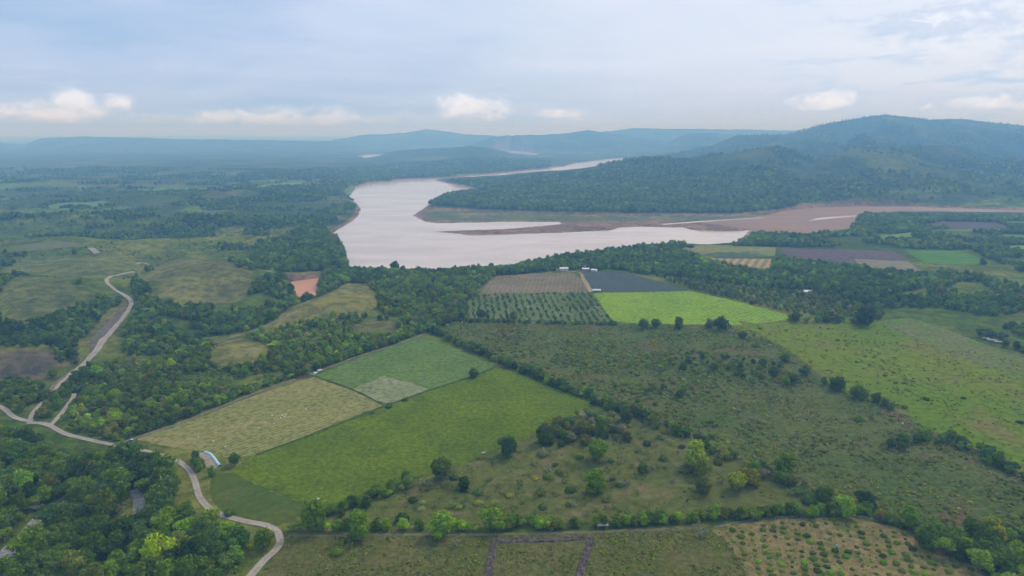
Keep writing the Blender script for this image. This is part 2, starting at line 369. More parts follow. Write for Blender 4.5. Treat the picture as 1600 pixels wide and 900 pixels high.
# ------------------------------------------------------------------ terrain sheet
SHEETPAINT = []
def terrain():
    Ys = [228.0]
    while Ys[-1] < 30000:
        Y = Ys[-1]; ypx = CAMH * 1095 / Y
        k = min(1.5 / ypx * 1.0, .0062) if Y < 5200 else (.010 if Y < 9500 else .03)
        Ys.append(Y * (1 + max(k, .0028)))
    Ys = np.array(Ys)
    t = np.concatenate([np.linspace(-1.3, -.88, 14)[:-1], np.arange(-.88, .88, .0026), np.linspace(.88, 1.3, 14)])
    X = t[None, :] * Ys[:, None]; Y = np.repeat(Ys[:, None], len(t), 1)
    Z = hgt(X, Y)
    nr, nc = X.shape
    V = np.stack([X, Y, Z], -1).reshape(-1, 3)
    i = np.arange(nr * nc).reshape(nr, nc)
    Q = np.stack([i[:-1, :-1], i[:-1, 1:], i[1:, 1:], i[1:, :-1]], -1).reshape(-1, 4)
    # the land goes on behind and beside the camera
    b = len(V); ex = np.array([[-44000, 246, -.85], [44000, 246, -.85], [44000, -3500, -.85], [-44000, -3500, -.85], [-44000, 30000, -.6], [44000, 30000, -.6]], float)
    lc = V[0] ; V = np.concatenate([V, ex]); Q = np.concatenate([Q, [[b + 3, b + 2, b + 1, b]]])
    V = V.astype(np.float32)
    me = bpy.data.meshes.new('ground')
    me.vertices.add(len(V)); me.vertices.foreach_set('co', V.ravel())
    me.loops.add(Q.size); me.loops.foreach_set('vertex_index', Q.astype(np.int32).ravel())
    me.polygons.add(len(Q)); me.polygons.foreach_set('loop_start', np.arange(0, Q.size, 4, dtype=np.int32)); me.polygons.foreach_set('loop_total', np.full(len(Q), 4, np.int32))
    me.update(calc_edges=True); me.polygons.foreach_set('use_smooth', np.ones(len(Q), bool))
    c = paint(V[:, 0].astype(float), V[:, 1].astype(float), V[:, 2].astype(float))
    ca = me.color_attributes.new('Col', 'FLOAT_COLOR', 'POINT')
    ca.data.foreach_set('color', np.concatenate([c, np.ones((len(c), 1))], 1).astype(np.float32).ravel())
    me.materials.append(ground_mat())
    o = mobj('ground', me); tag(o, 'rolling green valley floor with pastures, low hills and wooded mountains', 'ground', kind='structure')
    return o
def C(*a): return np.array(a, float)
PAINTPOLY = []      # (world polygon, colour, softness)
def paint(x, y, z):
    n = len(x); f1 = fbm(x / 140, y / 110, 4, 101); f2 = fbm(x / 420, y / 260, 3, 111); f3 = fbm(x / 35, y / 30, 3, 121)
    def L(a, b, t): return a + (b - a) * t[:, None]
    past = L(np.tile(C(.082, .122, .024), (n, 1)), C(.165, .175, .042), ss(.35, .68, f1 * .6 + f3 * .4))
    past = L(past, np.tile(C(.050, .080, .024), (n, 1)), ss(.55, .75, f2) * .7)
    c = past
    # parcels on the plain, left and far
    cell = _h(np.floor((x + .35 * y) / 150 + f2 * 1.5), np.floor((y - .2 * x) / 110 + f2), 5)
    plain_ = ss(1150, 1500, y)
    c = L(c, np.where((cell > .80)[:, None], C(.13, .19, .045), np.where((cell > .6)[:, None], C(.13, .13, .06), C(.055, .085, .035))), plain_ * .75)
    # woodland tone where trees get too small to stand alone
    w = wooded(x, y); c = L(c, np.tile(C(.034, .058, .022), (n, 1)), w * .85)
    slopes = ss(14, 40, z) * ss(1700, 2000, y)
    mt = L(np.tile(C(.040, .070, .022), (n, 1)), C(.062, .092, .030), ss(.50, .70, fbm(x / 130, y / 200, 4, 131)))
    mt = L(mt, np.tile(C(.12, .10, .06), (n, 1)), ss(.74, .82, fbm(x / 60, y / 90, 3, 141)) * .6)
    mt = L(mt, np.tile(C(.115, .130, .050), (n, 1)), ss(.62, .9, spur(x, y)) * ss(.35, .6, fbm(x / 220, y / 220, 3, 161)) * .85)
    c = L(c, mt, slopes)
    pen = inside(x, y, xyPEN).astype(float)
    c = L(c, L(np.tile(C(.036, .062, .026), (n, 1)), C(.06, .09, .035), ss(.5, .7, f1)), pen)
    for P, col, k in PAINTPOLY:
        m = (x > P[:, 0].min() - 30) & (x < P[:, 0].max() + 30) & (y > P[:, 1].min() - 30) & (y < P[:, 1].max() + 30)
        j = np.where(m)[0]
        if len(j):
            a = ss(k, -k, sdf(x[j], y[j], P) + (f3[j] - .5) * k * 4)
            c[j] = c[j] + (C(*col) - c[j]) * a[:, None]
    # mud and banks by the water
    j = np.where((y > 700) & (y < 7500))[0]; sw = sdf(x[j], y[j], Wp); sm = sdf(x[j], y[j], Mp)
    for P in Lp + [Pp]: sw = np.minimum(sw, sdf(x[j], y[j], P))
    sl = np.minimum(sw, sm); bank = 1 - ss(8, 17, sl + 5 * (f3[j] - .5))
    mud = L(np.tile(C(.20, .125, .09), (len(j), 1)), C(.26, .165, .125), ss(.3, .7, f3[j]))
    rd = ss(18, -18, sdf(x[j], y[j], REDP)); mud = mud + (L(np.tile(C(.30, .165, .115), (len(j), 1)), C(.24, .14, .10), ss(.4, .6, f1[j])) - mud) * rd[:, None]
    gr = (1 - rd) * ss(.22, .45, fbm(x[j] / 80, y[j] / 30, 3, 151)) * (x[j] < 800) * ss(1415, 1450, y[j]) * (sm < 0) * ss(8, 30, sw)
    mud = L(mud, np.tile(C(.115, .145, .060), (len(j), 1)), gr * .9)
    c[j] = c[j] + (mud - c[j]) * bank[:, None]
    return np.clip(c, .01, .8)
PEN = [(660,318),(690,305),(740,298),(765,296),(730,288),(690,281),(745,281),(800,276),(870,271),(905,272),(940,262),(1000,248),(1160,250),(1250,300),(1240,325),(1195,331),(1150,336),(900,333),(760,330),(675,326)]
xyPEN = xy(PEN)
EXTRA_WOODS = []
def wooded(x, y):
    d = ss(.50, .60, fbm(x / 150, y / 95, 4, 201) * .75 + fbm(x / 40, y / 30, 2, 211) * .25)
    return d * ss(900, 1300, y)

# ------------------------------------------------------------------ draped sheets and ribbons
def drape(name, px, mat, off=.18, cuts=None, world=None, label=None, cat=None, kind='structure', paintc=None, parent=None, rag=True):
    P = xy(px) if world is None else np.asarray(world, float)
    if world is None and P[:, 1].max() < 900 and rag:
        Q = []
        for i in range(len(P)):
            a_, b_ = P[i], P[(i + 1) % len(P)]; l_ = np.linalg.norm(b_ - a_); m_ = max(1, int(l_ / 3)); nn_ = np.array([-(b_ - a_)[1], (b_ - a_)[0]]) / l_
            for k in range(m_):
                q_ = a_ + (b_ - a_) * k / m_; Q.append(q_ + nn_ * (vn(q_[0:1] * (.35 if rag < 2 else .045), q_[1:2] * (.35 if rag < 2 else .045), 5)[0] - .5) * 2.4 * rag * (1 if k else 0))
        P = np.array(Q)
    bm = bmesh.new(); vs = [bm.verts.new((p[0], p[1], 0)) for p in P]
    try: bm.faces.new(vs)
    except ValueError: pass
    bmesh.ops.triangulate(bm, faces=bm.faces[:])
    mn, mx = P.min(0), P.max(0); st = cuts or max(4.0, min(14.0, mn[1] * .010))
    for ax in (0, 1):
        nn = int((mx[ax] - mn[ax]) / st)
        for k in range(1, nn + 1):
            c = [0, 0, 0]; c[ax] = mn[ax] + (mx[ax] - mn[ax]) * k / (nn + 1); nrm = [0, 0, 0]; nrm[ax] = 1
            bmesh.ops.bisect_plane(bm, geom=bm.verts[:] + bm.edges[:] + bm.faces[:], plane_co=c, plane_no=nrm, dist=1e-4)
    V = np.array([v.co[:] for v in bm.verts]); Z = hgt(V[:, 0], V[:, 1]) + off
    for v, z in zip(bm.verts, Z): v.co.z = z
    bmesh.ops.recalc_face_normals(bm, faces=bm.faces[:])
    me = bpy.data.meshes.new(name); bm.to_mesh(me); bm.free(); me.materials.append(mat)
    if len(me.polygons) and me.polygons[0].normal.z < 0: me.flip_normals()
    o = mobj(name, me, parent)
    if label: tag(o, label, cat, kind=kind)
    return o
ROADS = []
def smooth_line(P, step):
    P = np.asarray(P, float); Q = []
    n = len(P)
    for i in range(n - 1):
        p0, p1, p2, p3 = P[max(i - 1, 0)], P[i], P[i + 1], P[min(i + 2, n - 1)]
        m = max(1, int(np.linalg.norm(p2 - p1) / step))
        for k in range(m):
            t = k / m
            Q.append(.5 * ((2 * p1) + (-p0 + p2) * t + (2 * p0 - 5 * p1 + 4 * p2 - p3) * t ** 2 + (-p0 + 3 * p1 - 3 * p2 + p3) * t ** 3))
    Q.append(P[-1]); return np.array(Q)
def ribbon(name, px, width, mat, off=.22, label=None, cat='road', jit=.12, seed=1, keep=True, world=None):
    P = smooth_line(xy(px) if world is None else world, 2.5)
    w = np.interp(np.linspace(0, 1, len(P)), np.linspace(0, 1, len(width)), width) if hasattr(width, '__len__') else np.full(len(P), width)
    if keep: ROADS.append((P[::3] if len(P) > 6 else P, w.max()))
    T = np.gradient(P, axis=0); T /= np.maximum(np.linalg.norm(T, axis=1), 1e-6)[:, None]; N = np.stack([-T[:, 1], T[:, 0]], 1)
    ss_ = np.arange(len(P)) * .35
    V = []; K = 9
    for k in range(K):
        f = k / (K - 1) - .5
        ww = w * (1 + (jit * 2 * (vn(ss_, ss_ * 0 + k * 7 + seed, seed) - .5) if k in (0, K - 1) else 0))
        V.append(P + N * (f * ww)[:, None])
    V = np.stack(V, 1).reshape(-1, 2); Z = hgt(V[:, 0], V[:, 1]) + off
    V = np.concatenate([V, Z[:, None]], 1); i = np.arange(len(P) * K).reshape(len(P), K)
    Q = np.stack([i[:-1, :-1], i[1:, :-1], i[1:, 1:], i[:-1, 1:]], -1).reshape(-1, 4)
    me = mesh(name, V, Q, mat, smooth=True); aa = me.attributes.new('across', 'FLOAT', 'POINT'); aa.data.foreach_set('value', np.tile(np.abs(np.linspace(-1, 1, K)), len(P)).astype(np.float32))
    if me.polygons[0].normal.z < 0: me.flip_normals()
    o = mobj(name, me)
    if label: tag(o, label, cat, kind='structure')
    return o
def rutted(m, verge, crown):
    nt = m.node_tree; b = [q for q in nt.nodes if q.type == 'BSDF_PRINCIPLED'][0]; src = b.inputs['Base Color'].links[0].from_socket
    a = _n(nt, 'ShaderNodeAttribute', attribute_name='across').outputs['Fac']; w = vm(nt, 'ADD', a, vm(nt, 'MULTIPLY', vm(nt, 'SUBTRACT', noise(nt, .5, 5, .7), .5), .5))
    c = mixc(nt, vm(nt, 'MULTIPLY', vm(nt, 'SUBTRACT', 1.0, ramp(nt, w, .0, .30)), .6), src, crown)
    c = mixc(nt, ramp(nt, w, .78, 1.0), c, verge); nt.links.new(c, b.inputs['Base Color']); return m

# ------------------------------------------------------------------ vegetation prototypes
def rot_to(nv, a):
    z = Vector(nv).normalized(); x = z.orthogonal().normalized(); y = z.cross(x)
    return x * math.cos(a) + y * math.sin(a), z.cross(x * math.cos(a) + y * math.sin(a))
def crown_mesh(name, seed, nleaf, lsz, style='round', core=True):
    r = random.Random(seed); V = []; Fs = []
    lobes = []
    if style == 'round':
        lobes.append((r.uniform(-.06, .06), r.uniform(-.06, .06), .42, .34, .34))
        for k in range(9): a = k * .8 + r.random() * 1.4; d = r.uniform(.12, .36); lobes.append((d * math.cos(a), d * math.sin(a), r.uniform(.18, .64), r.uniform(.11, .25), r.uniform(.10, .22)))
        for k in range(3): a = k * 2.1 + r.random(); lobes.append((.14 * math.cos(a), .14 * math.sin(a), r.uniform(.68, .80), r.uniform(.13, .2), r.uniform(.12, .17)))
    elif style == 'flat':
        for k in range(10): a = k * 1.25 + r.random(); d = r.uniform(.05, .36); lobes.append((d * math.cos(a), d * math.sin(a), r.uniform(.44, .6) - d * .25, r.uniform(.15, .24), r.uniform(.07, .12)))
    elif style == 'sparse':
        for k in range(12): a = k * 1.25 + r.random(); d = r.uniform(.08, .38); lobes.append((d * math.cos(a), d * math.sin(a), r.uniform(.28, .68), r.uniform(.07, .13), r.uniform(.06, .11)))
    elif style == 'bush':
        lobes.append((0, 0, .20, .36, .26))
        for k in range(6): a = k * 1.05 + r.random(); d = r.uniform(.15, .3); lobes.append((d * math.cos(a), d * math.sin(a), r.uniform(.12, .3), r.uniform(.15, .24), r.uniform(.12, .2)))
    elif style == 'crop':
        lobes.append((0, 0, .16, .42, .26))
    ws = [l[3] ** 2 for l in lobes]; tot = sum(ws)
    def leaf(p, nrm, s):
        u, v = rot_to(nrm, r.random() * 6.28); u *= s; v *= s * r.uniform(.55, .9); b = len(V)
        V.extend([p - u * .5 - v * .3, p + u * .5 - v * .4, p + u * .35 + v * .5, p - u * .4 + v * .45]); Fs.append((b, b + 1, b + 2, b + 3))
    for (cx, cy_, cz, rr, hh), w in zip(lobes, ws):
        for k in range(max(3, int(nleaf * w / tot))):
            th = r.random() * 6.283; cz_ = r.uniform(-.75, 1); sq = math.sqrt(1 - cz_ * cz_); n = Vector((math.cos(th) * sq, math.sin(th) * sq, cz_))
            rad = r.uniform(.72, 1.1); p = Vector((cx + n.x * rr * rad, cy_ + n.y * rr * rad, cz + n.z * hh * rad))
            leaf(p, n + Vector((r.gauss(0, .45), r.gauss(0, .45), r.gauss(0, .45) + .15)), lsz * r.uniform(.6, 1.3))
    if core:
        for (cx, cy_, cz, rr, hh) in lobes[:6 if style != 'sparse' else 0]:
            bm = bmesh.new(); bmesh.ops.create_icosphere(bm, subdivisions=1, radius=1)
            b = len(V)
            for v in bm.verts: q = v.co * (.84 + r.uniform(-.08, .08)); V.append(Vector((cx + q.x * rr, cy_ + q.y * rr, cz + q.z * hh)))
            for f in bm.faces: Fs.append(tuple(b + v.index for v in f.verts))
            bm.free()
    return V, Fs
def tube(V, Fs, pts, rad, k=5):
    b = len(V)
    for i, (p, r_) in enumerate(zip(pts, rad)):
        p = Vector(p); d = (Vector(pts[min(i + 1, len(pts) - 1)]) - Vector(pts[max(i - 1, 0)])); x, y = rot_to(d if d.length > 1e-6 else (0, 0, 1), 0)
        for j in range(k): a = 6.283 * j / k; V.append(p + x * (math.cos(a) * r_) + y * (math.sin(a) * r_))
    for i in range(len(pts) - 1):
        for j in range(k): Fs.append((b + i * k + j, b + i * k + (j + 1) % k, b + (i + 1) * k + (j + 1) % k, b + (i + 1) * k + j))
    Fs.append(tuple(b + (len(pts) - 1) * k + j for j in range(k)))
def trunk_mesh(seed, style='round', k=5):
    r = random.Random(seed); V = []; Fs = []
    top = .42 if style != 'sparse' else .35; t0 = .030
    tube(V, Fs, [(0, 0, -.06), (.01, 0, .1), (r.uniform(-.03, .03), r.uniform(-.03, .03), .24), (r.uniform(-.04, .04), 0, top)], [t0 * 1.35, t0, t0 * .8, t0 * .5], k)
    for q in range(5 if style != 'sparse' else 9):
        a = q * 1.3 + r.random(); z0 = r.uniform(.14, .30); L_ = r.uniform(.2, .36)
        p0 = (0, 0, z0); p1 = (math.cos(a) * L_ * .5, math.sin(a) * L_ * .5, z0 + .13); p2 = (math.cos(a) * L_, math.sin(a) * L_, z0 + r.uniform(.18, .36))
        tube(V, Fs, [p0, p1, p2], [t0 * .5, t0 * .33, t0 * .12], 4)
    return V, Fs
PC = bpy.data.collections.new('vegetation_models')
PROTO = []     # (crown mesh, trunk mesh or None)
def proto(tagname, seed, nleaf, lsz, style, trunk=True, core=True, bark=None):
    V, Fs = crown_mesh('crown', seed, nleaf, lsz, style, core)
    cm = mesh('crown', V, Fs, M_LEAF); tm = None
    TV, TF = ([], [])
    if trunk:
        TV, TF = trunk_mesh(seed + 50, style, 5 if nleaf > 200 else 3); tm = mesh('trunk', TV, TF, bark or M_BARK)
    b = len(V); A = list(V) + list(TV); B = list(Fs) + [tuple(b + q for q in f) for f in TF]
    jm = mesh(tagname, A, B, [M_LEAF, bark or M_BARK], [0] * len(Fs) + [1] * len(TF))
    o = bpy.data.objects.new('%02d_%s' % (len(PROTO), tagname), jm); PC.objects.link(o)
    PROTO.append((cm, tm, jm))
for s in range(4): proto('broadleaf', 10 + s, 1000, .085, 'round')                 # 0-3
proto('spreading', 31, 850, .08, 'flat'); proto('spreading', 32, 850, .08, 'flat')  # 4-5
proto('sparse', 41, 420, .055, 'sparse', core=False, bark=M_PALE); proto('sparse', 42, 420, .055, 'sparse', core=False, bark=M_PALE)  # 6-7
for s in range(3): proto('broadleaf_far', 60 + s, 230, .15, 'round')               # 8-10
for s in range(2): proto('broadleaf_distant', 70 + s, 60, .26, 'round', trunk=False)  # 11-12
for s in range(3): proto('bush', 80 + s, 420, .11, 'bush', trunk=False)            # 13-15
for s in range(2): proto('bush_far', 90 + s, 60, .25, 'bush', trunk=False)         # 16-17
for s in range(2): proto('crop', 95 + s, 22, .42, 'crop', trunk=False, core=False) # 18-19
for s in range(2): proto('tuft', 98 + s, 12, .6, 'crop', trunk=False, core=False)  # 20-21

PAL = {'dark': (.092, .150, .018), 'deep': (.060, .108, .019), 'mid': (.135, .200, .016), 'bright': (.175, .285, .012), 'lime': (.25, .34, .014), 'olive': (.16, .175, .030), 'grey': (.20, .21, .11), 'teal': (.082, .138, .036), 'yellow': (.26, .26, .02), 'crop': (.125, .185, .010), 'cropb': (.20, .32, .014), 'dry': (.20, .185, .050), 'straw': (.30, .28, .09), 'scrub': (.135, .160, .030)}
WORD = {'dark': 'dark green', 'deep': 'blackish green', 'mid': 'mid green', 'bright': 'bright green', 'lime': 'lime green', 'olive': 'olive green', 'grey': 'grey green', 'teal': 'bluish green', 'yellow': 'yellow green', 'scrub': 'dull green'}
ALL = []        # (zone, kind, x, y, size, pal, label or None)
EXCL = []       # polygons where no tree stands
def add(zone, kind, pts, size, pals, wts=None, lab=None, excl=True, mean=None):
    pts = np.asarray(pts, float).reshape(-1, 2)
    if not len(pts): return
    if excl:
        ok = np.ones(len(pts), bool)
        for P in EXCL:
            ok &= ~inside(pts[:, 0], pts[:, 1], P)
        for P, w in ROADS:
            m = (pts[:, 0] > P[:, 0].min() - 12) & (pts[:, 0] < P[:, 0].max() + 12) & (pts[:, 1] > P[:, 1].min() - 12) & (pts[:, 1] < P[:, 1].max() + 12) & ok
            j = np.where(m)[0]
            if len(j): ok[j] &= ldist(pts[j, 0], pts[j, 1], P) > w / 2 + (1.0 if kind in ('crop', 'tuft') else 2.2)
        pts = pts[ok]
    n = len(pts)
    if not n: return
    S = rng.uniform(size[0], size[1], n) if hasattr(size, '__len__') else np.full(n, size)
    pi = rng.choice(len(pals), n, p=None if wts is None else np.array(wts) / sum(wts))
    ALL.append((zone, kind, pts, S, [pals[k] for k in pi], lab))
def jgrid(P, sp, jit=.42, rot=0.0):
    P = np.asarray(P, float); c, s = math.cos(rot), math.sin(rot); Rm = np.array([[c, s], [-s, c]]); Q = P @ Rm.T
    mn, mx = Q.min(0), Q.max(0); gx, gy = np.meshgrid(np.arange(mn[0], mx[0], sp[0] if hasattr(sp, '__len__') else sp), np.arange(mn[1], mx[1], sp[1] if hasattr(sp, '__len__') else sp))
    g = np.stack([gx.ravel(), gy.ravel()], 1); s0 = np.array(sp if hasattr(sp, '__len__') else (sp, sp)); g = g + rng.uniform(-jit, jit, g.shape) * s0
    g = g @ Rm; return g[inside(g[:, 0], g[:, 1], P)]
def wood(zone, px, sp, size, pals, wts, kind='tree', thr=None, nsc=40, seed=1, world=None):
    P = xy(px) if world is None else world
    if kind == 'tree' and zone != 'forest': sp = sp * .84; size = (size[0] * .8, size[1] * .9)
    g = jgrid(P, sp)
    if thr is not None: g = g[fbm(g[:, 0] / nsc, g[:, 1] / nsc, 3, seed) > thr]
    add(zone, kind, g, size, pals, wts)
def hedge(zone, px, sp, size, pals, wts, width=3.0, rows=1, kind='tree', skip=.1):
    P = smooth_line(xy(px), sp); g = []
    for r_ in range(rows):
        q = P + rng.normal(0, width / 2, P.shape) + rng.uniform(-.3, .3, P.shape) * sp; g.append(q[rng.random(len(q)) > skip])
    add(zone, kind, np.concatenate(g), size, pals, wts)
def one(zone, kind, px, size, pal, lab):
    # px marks the middle of the crown; the foot stands below it
    p = at([px])[0]; s = 1.12 * size * mpp(p); foot = xy([(px[0], px[1] + size * .38)])
    add(zone, kind, foot, s, [pal], None, lab, excl=False)

# ------------------------------------------------------------------ fields
fm = field_mat
def F_(name, px, mat, label, off=.2, cat='field', clear=True, **k):
    P = xy(px); EXCL.append(P) if clear else None
    return drape(name, px, mat, off, label=label, cat=cat, **k), P
def edge_dir(a, b):
    p, q = xy([a, b]); return math.atan2(q[1] - p[1], q[0] - p[0])
RD6 = edge_dir((400,710), (600,633)); RD5 = RD6
TAN = [(778,430),(820,429),(895,426),(912,441),(922,457),(840,458),(748,461),(758,446)]
DARK = [(905,426),(962,424),(1000,432),(1050,446),(1078,454),(1000,456),(926,457)]
BRIGHT = [(928,458),(1000,457),(1075,455),(1082,456),(1150,471),(1200,484),(1238,495),(1236,499),(1200,504),(1160,508),(1080,507),(1000,506),(962,503),(950,494)]
ORCH = [(750,461.5),(840,459),(922,458),(940,482),(950,496),(960,504),(900,503),(820,500),(735,498),(730,480),(733,468)]
UP = [(665,524),(715,547),(775,572),(735,588),(672,608),(600,586),(570,572),(500,584),(560,562),(610,545)]
UPF = [(665,524),(715,547),(775,572),(735,588),(672,609),(637,622),(600,632),(552,608),(494,587),(560,560),(610,543)]
STRAW = [(490,589),(550,610),(598,633),(550,652),(500,672),(440,696),(400,710),(367,718),(350,716),(340,708),(300,703),(250,696),(214,686),(300,656),(400,618)]
PALE = [(600,588),(640,598),(670,608),(640,620),(620,628),(600,631),(552,608)]
BIG = [(674,610),(740,588),(778,573),(850,600),(925,630),(912,645),(880,655),(850,668),(805,692),(760,708),(700,738),(650,745),(600,765),(530,785),(490,790),(430,770),(360,738),(385,715),(440,698),(500,674),(600,634)]
LAWN = [(334,738),(360,739),(430,771),(492,790),(480,803),(445,815),(435,820),(395,812),(350,800),(333,785),(328,765)]
ROUGH = [(686,520),(725,500),(820,502),(960,506),(1060,509),(1160,509),(1230,545),(1300,600),(1420,650),(1600,740),(1640,770),(1640,880),(1560,860),(1430,820),(1340,785),(1240,760),(1180,732),(1110,700),(1000,648),(925,628),(800,577),(720,543)]
RIGHTP = [(1160,508),(1240,500),(1370,500),(1440,530),(1520,548),(1640,580),(1640,760),(1600,738),(1420,648),(1300,600),(1230,545)]
RUPB = [(1370,502),(1420,497),(1470,512),(1530,535),(1600,560),(1640,575),(1640,610),(1560,580),(1480,550),(1400,520)]
SAV = [(920,640),(990,650),(1110,702),(1180,735),(1240,765),(1310,790),(1300,800),(1100,812),(960,818),(800,820),(610,818),(600,800),(640,760),(700,740),(800,695),(860,665)]
BOT = [(445,838),(600,837),(930,829),(1100,824),(1130,840),(1160,880),(1170,930),(380,930),(415,890)]
ORC2 = [(1108,826),(1200,812),(1330,808),(1420,830),(1500,868),(1545,905),(1560,930),(1172,930),(1160,880)]
brown_soil = fm('ploughed_soil', (.19, .15, .085), (.24, .19, .12), (.15, .14, .07), rowdir=edge_dir((840,458), (850,428)), rowsp=5, rowcol=(.13, .115, .06), rowamt=.5)
F_('ploughed_field', TAN, brown_soil, 'tan ploughed field beyond the young orchard rows')
F_('dark_field', DARK, fm('dark_cover', (.070, .095, .085), (.085, .105, .095), (.10, .10, .085), rowdir=edge_dir((1000,455), (975,426)), rowsp=4, rowcol=(.055, .075, .065), rowamt=.6, mot=.15), 'dark blue-green field in front of the farmhouses')
_, PBR = F_('bright_crop_field', BRIGHT, fm('bright_crop', (.15, .25, .02), (.20, .30, .02), (.11, .20, .03), rowdir=edge_dir((960,500), (1060,458)), rowsp=4.5, rowcol=(.25, .37, .03), rowamt=.8), 'brightest yellow-green crop field in the middle of the valley')
_, POR = F_('orchard_ground', ORCH, fm('orchard_grass', (.10, .14, .045), (.14, .17, .06), (.16, .16, .07)), 'grass of the young orchard with rows of dark trees', clear=False)
_, PUP = F_('green_crop_field', UPF, fm('green_crop', (.085, .145, .028), (.11, .175, .030), (.12, .18, .05), rowdir=RD5, rowsp=3.2, rowcol=(.16, .22, .06), rowamt=.7), 'mid green crop field between two dark hedges')
F_('pale_crop_field', PALE, fm('pale_crop', (.17, .20, .075), (.21, .23, .10), (.13, .18, .05), rowdir=RD5, rowsp=2.4, rowcol=(.32, .32, .20), rowamt=.6), 'pale striped plot in the corner of the green crop field', off=.34)
_, PST = F_('straw_crop_field', STRAW, fm('straw_crop', (.20, .185, .040), (.16, .17, .032), (.235, .20, .06), rowdir=RD6, rowsp=3.2, rowcol=(.34, .325, .16), rowamt=.6), 'yellowish striped vegetable field beside the bend of the road')
_, PBG = F_('big_crop_field', BIG, fm('big_crop', (.100, .140, .008), (.125, .170, .008), (.085, .125, .014), s1=.022, s2=.35, mot=.26, bmp=.7), 'large deep green crop field in the centre foreground')
F_('grass_corner', LAWN, fm('grass_corner', (.085, .115, .012), (.075, .11, .018), (.11, .12, .02), mot=.15), 'smooth grassy corner inside the bend of the road')
_, PRO = F_('rough_pasture', ROUGH, fm('rough_grass', (.080, .112, .024), (.108, .125, .032), (.135, .105, .05), s1=.012, s2=.3, mot=.35, bmp=.8), 'wide rough scrubby pasture running from centre to right', clear=False)
_, PRI = F_('green_pasture', RIGHTP, fm('pasture', (.115, .175, .010), (.145, .180, .014), (.165, .150, .04), s1=.009, s2=.2, mot=.25), 'smooth yellow-green pasture on the right side', clear=False, off=.26, rag=12)
F_('strip_pasture', RUPB, fm('strip', (.16, .155, .06), (.125, .16, .035), (.10, .17, .02), s1=.02, mot=.25), 'pale pasture strip along the dark orchard', off=.32, clear=False)
_, PSA = F_('savanna_pasture', SAV, fm('savanna', (.115, .125, .026), (.095, .112, .024), (.16, .13, .055), s1=.03, s2=.2, mot=.22), 'pasture dotted with shrubs and bright trees', off=.26, clear=False)
_, PBO = F_('weedy_field', BOT, fm('weedy', (.105, .11, .022), (.13, .118, .035), (.085, .105, .025), s1=.03, s2=.35, mot=.3, bmp=.6), 'weedy olive field along the bottom edge', clear=False)
_, PO2 = F_('orchard_soil', ORC2, fm('orchard_soil', (.175, .145, .05), (.215, .165, .065), (.105, .135, .03), s1=.05, s2=.3, mot=.3, bmp=.4), 'tan soil of the bush orchard at lower right', clear=False)
# dug trench in the weedy field
dug = fm('turned_earth', (.105, .08, .065), (.15, .12, .10), (.08, .062, .05), s1=.2, s2=.8, mot=.4, bmp=1.2)
def strip_lump(name, px, w, label):
    P = smooth_line(xy(px), 1.2); T = np.gradient(P, axis=0); T /= np.linalg.norm(T, axis=1)[:, None]; N = np.stack([-T[:, 1], T[:, 0]], 1); K = 9; V = []
    for k in range(K):
        f = k / (K - 1) - .5; q = P + N * (f * w * (1 + .25 * (vn(np.arange(len(P)) * .4, np.full(len(P), k * 3.), 3) - .5)))[:, None]
        z = hgt(q[:, 0], q[:, 1]) + .25 + (0 if k in (0, K - 1) else .9) * vn(q[:, 0] * .9, q[:, 1] * .9, 8)
        V.append(np.concatenate([q, z[:, None]], 1))
    V = np.stack(V, 1).reshape(-1, 3); i = np.arange(len(V)).reshape(-1, K); Q = np.stack([i[:-1, :-1], i[1:, :-1], i[1:, 1:], i[:-1, 1:]], -1).reshape(-1, 4)
    o = mobj(name, mesh(name, V, Q, dug)); EXCL.append(np.concatenate([P + N * w / 2, (P - N * w / 2)[::-1]]))
    return tag(o, label, 'earth', kind='structure')
strip_lump('turned_earth', [(762,905),(768,870),(774,848),(800,845.5),(860,844.5),(918,843),(916,865),(906,895),(903,905)], 3.6, 'dark strip of turned earth bent like a gate round a grass patch')
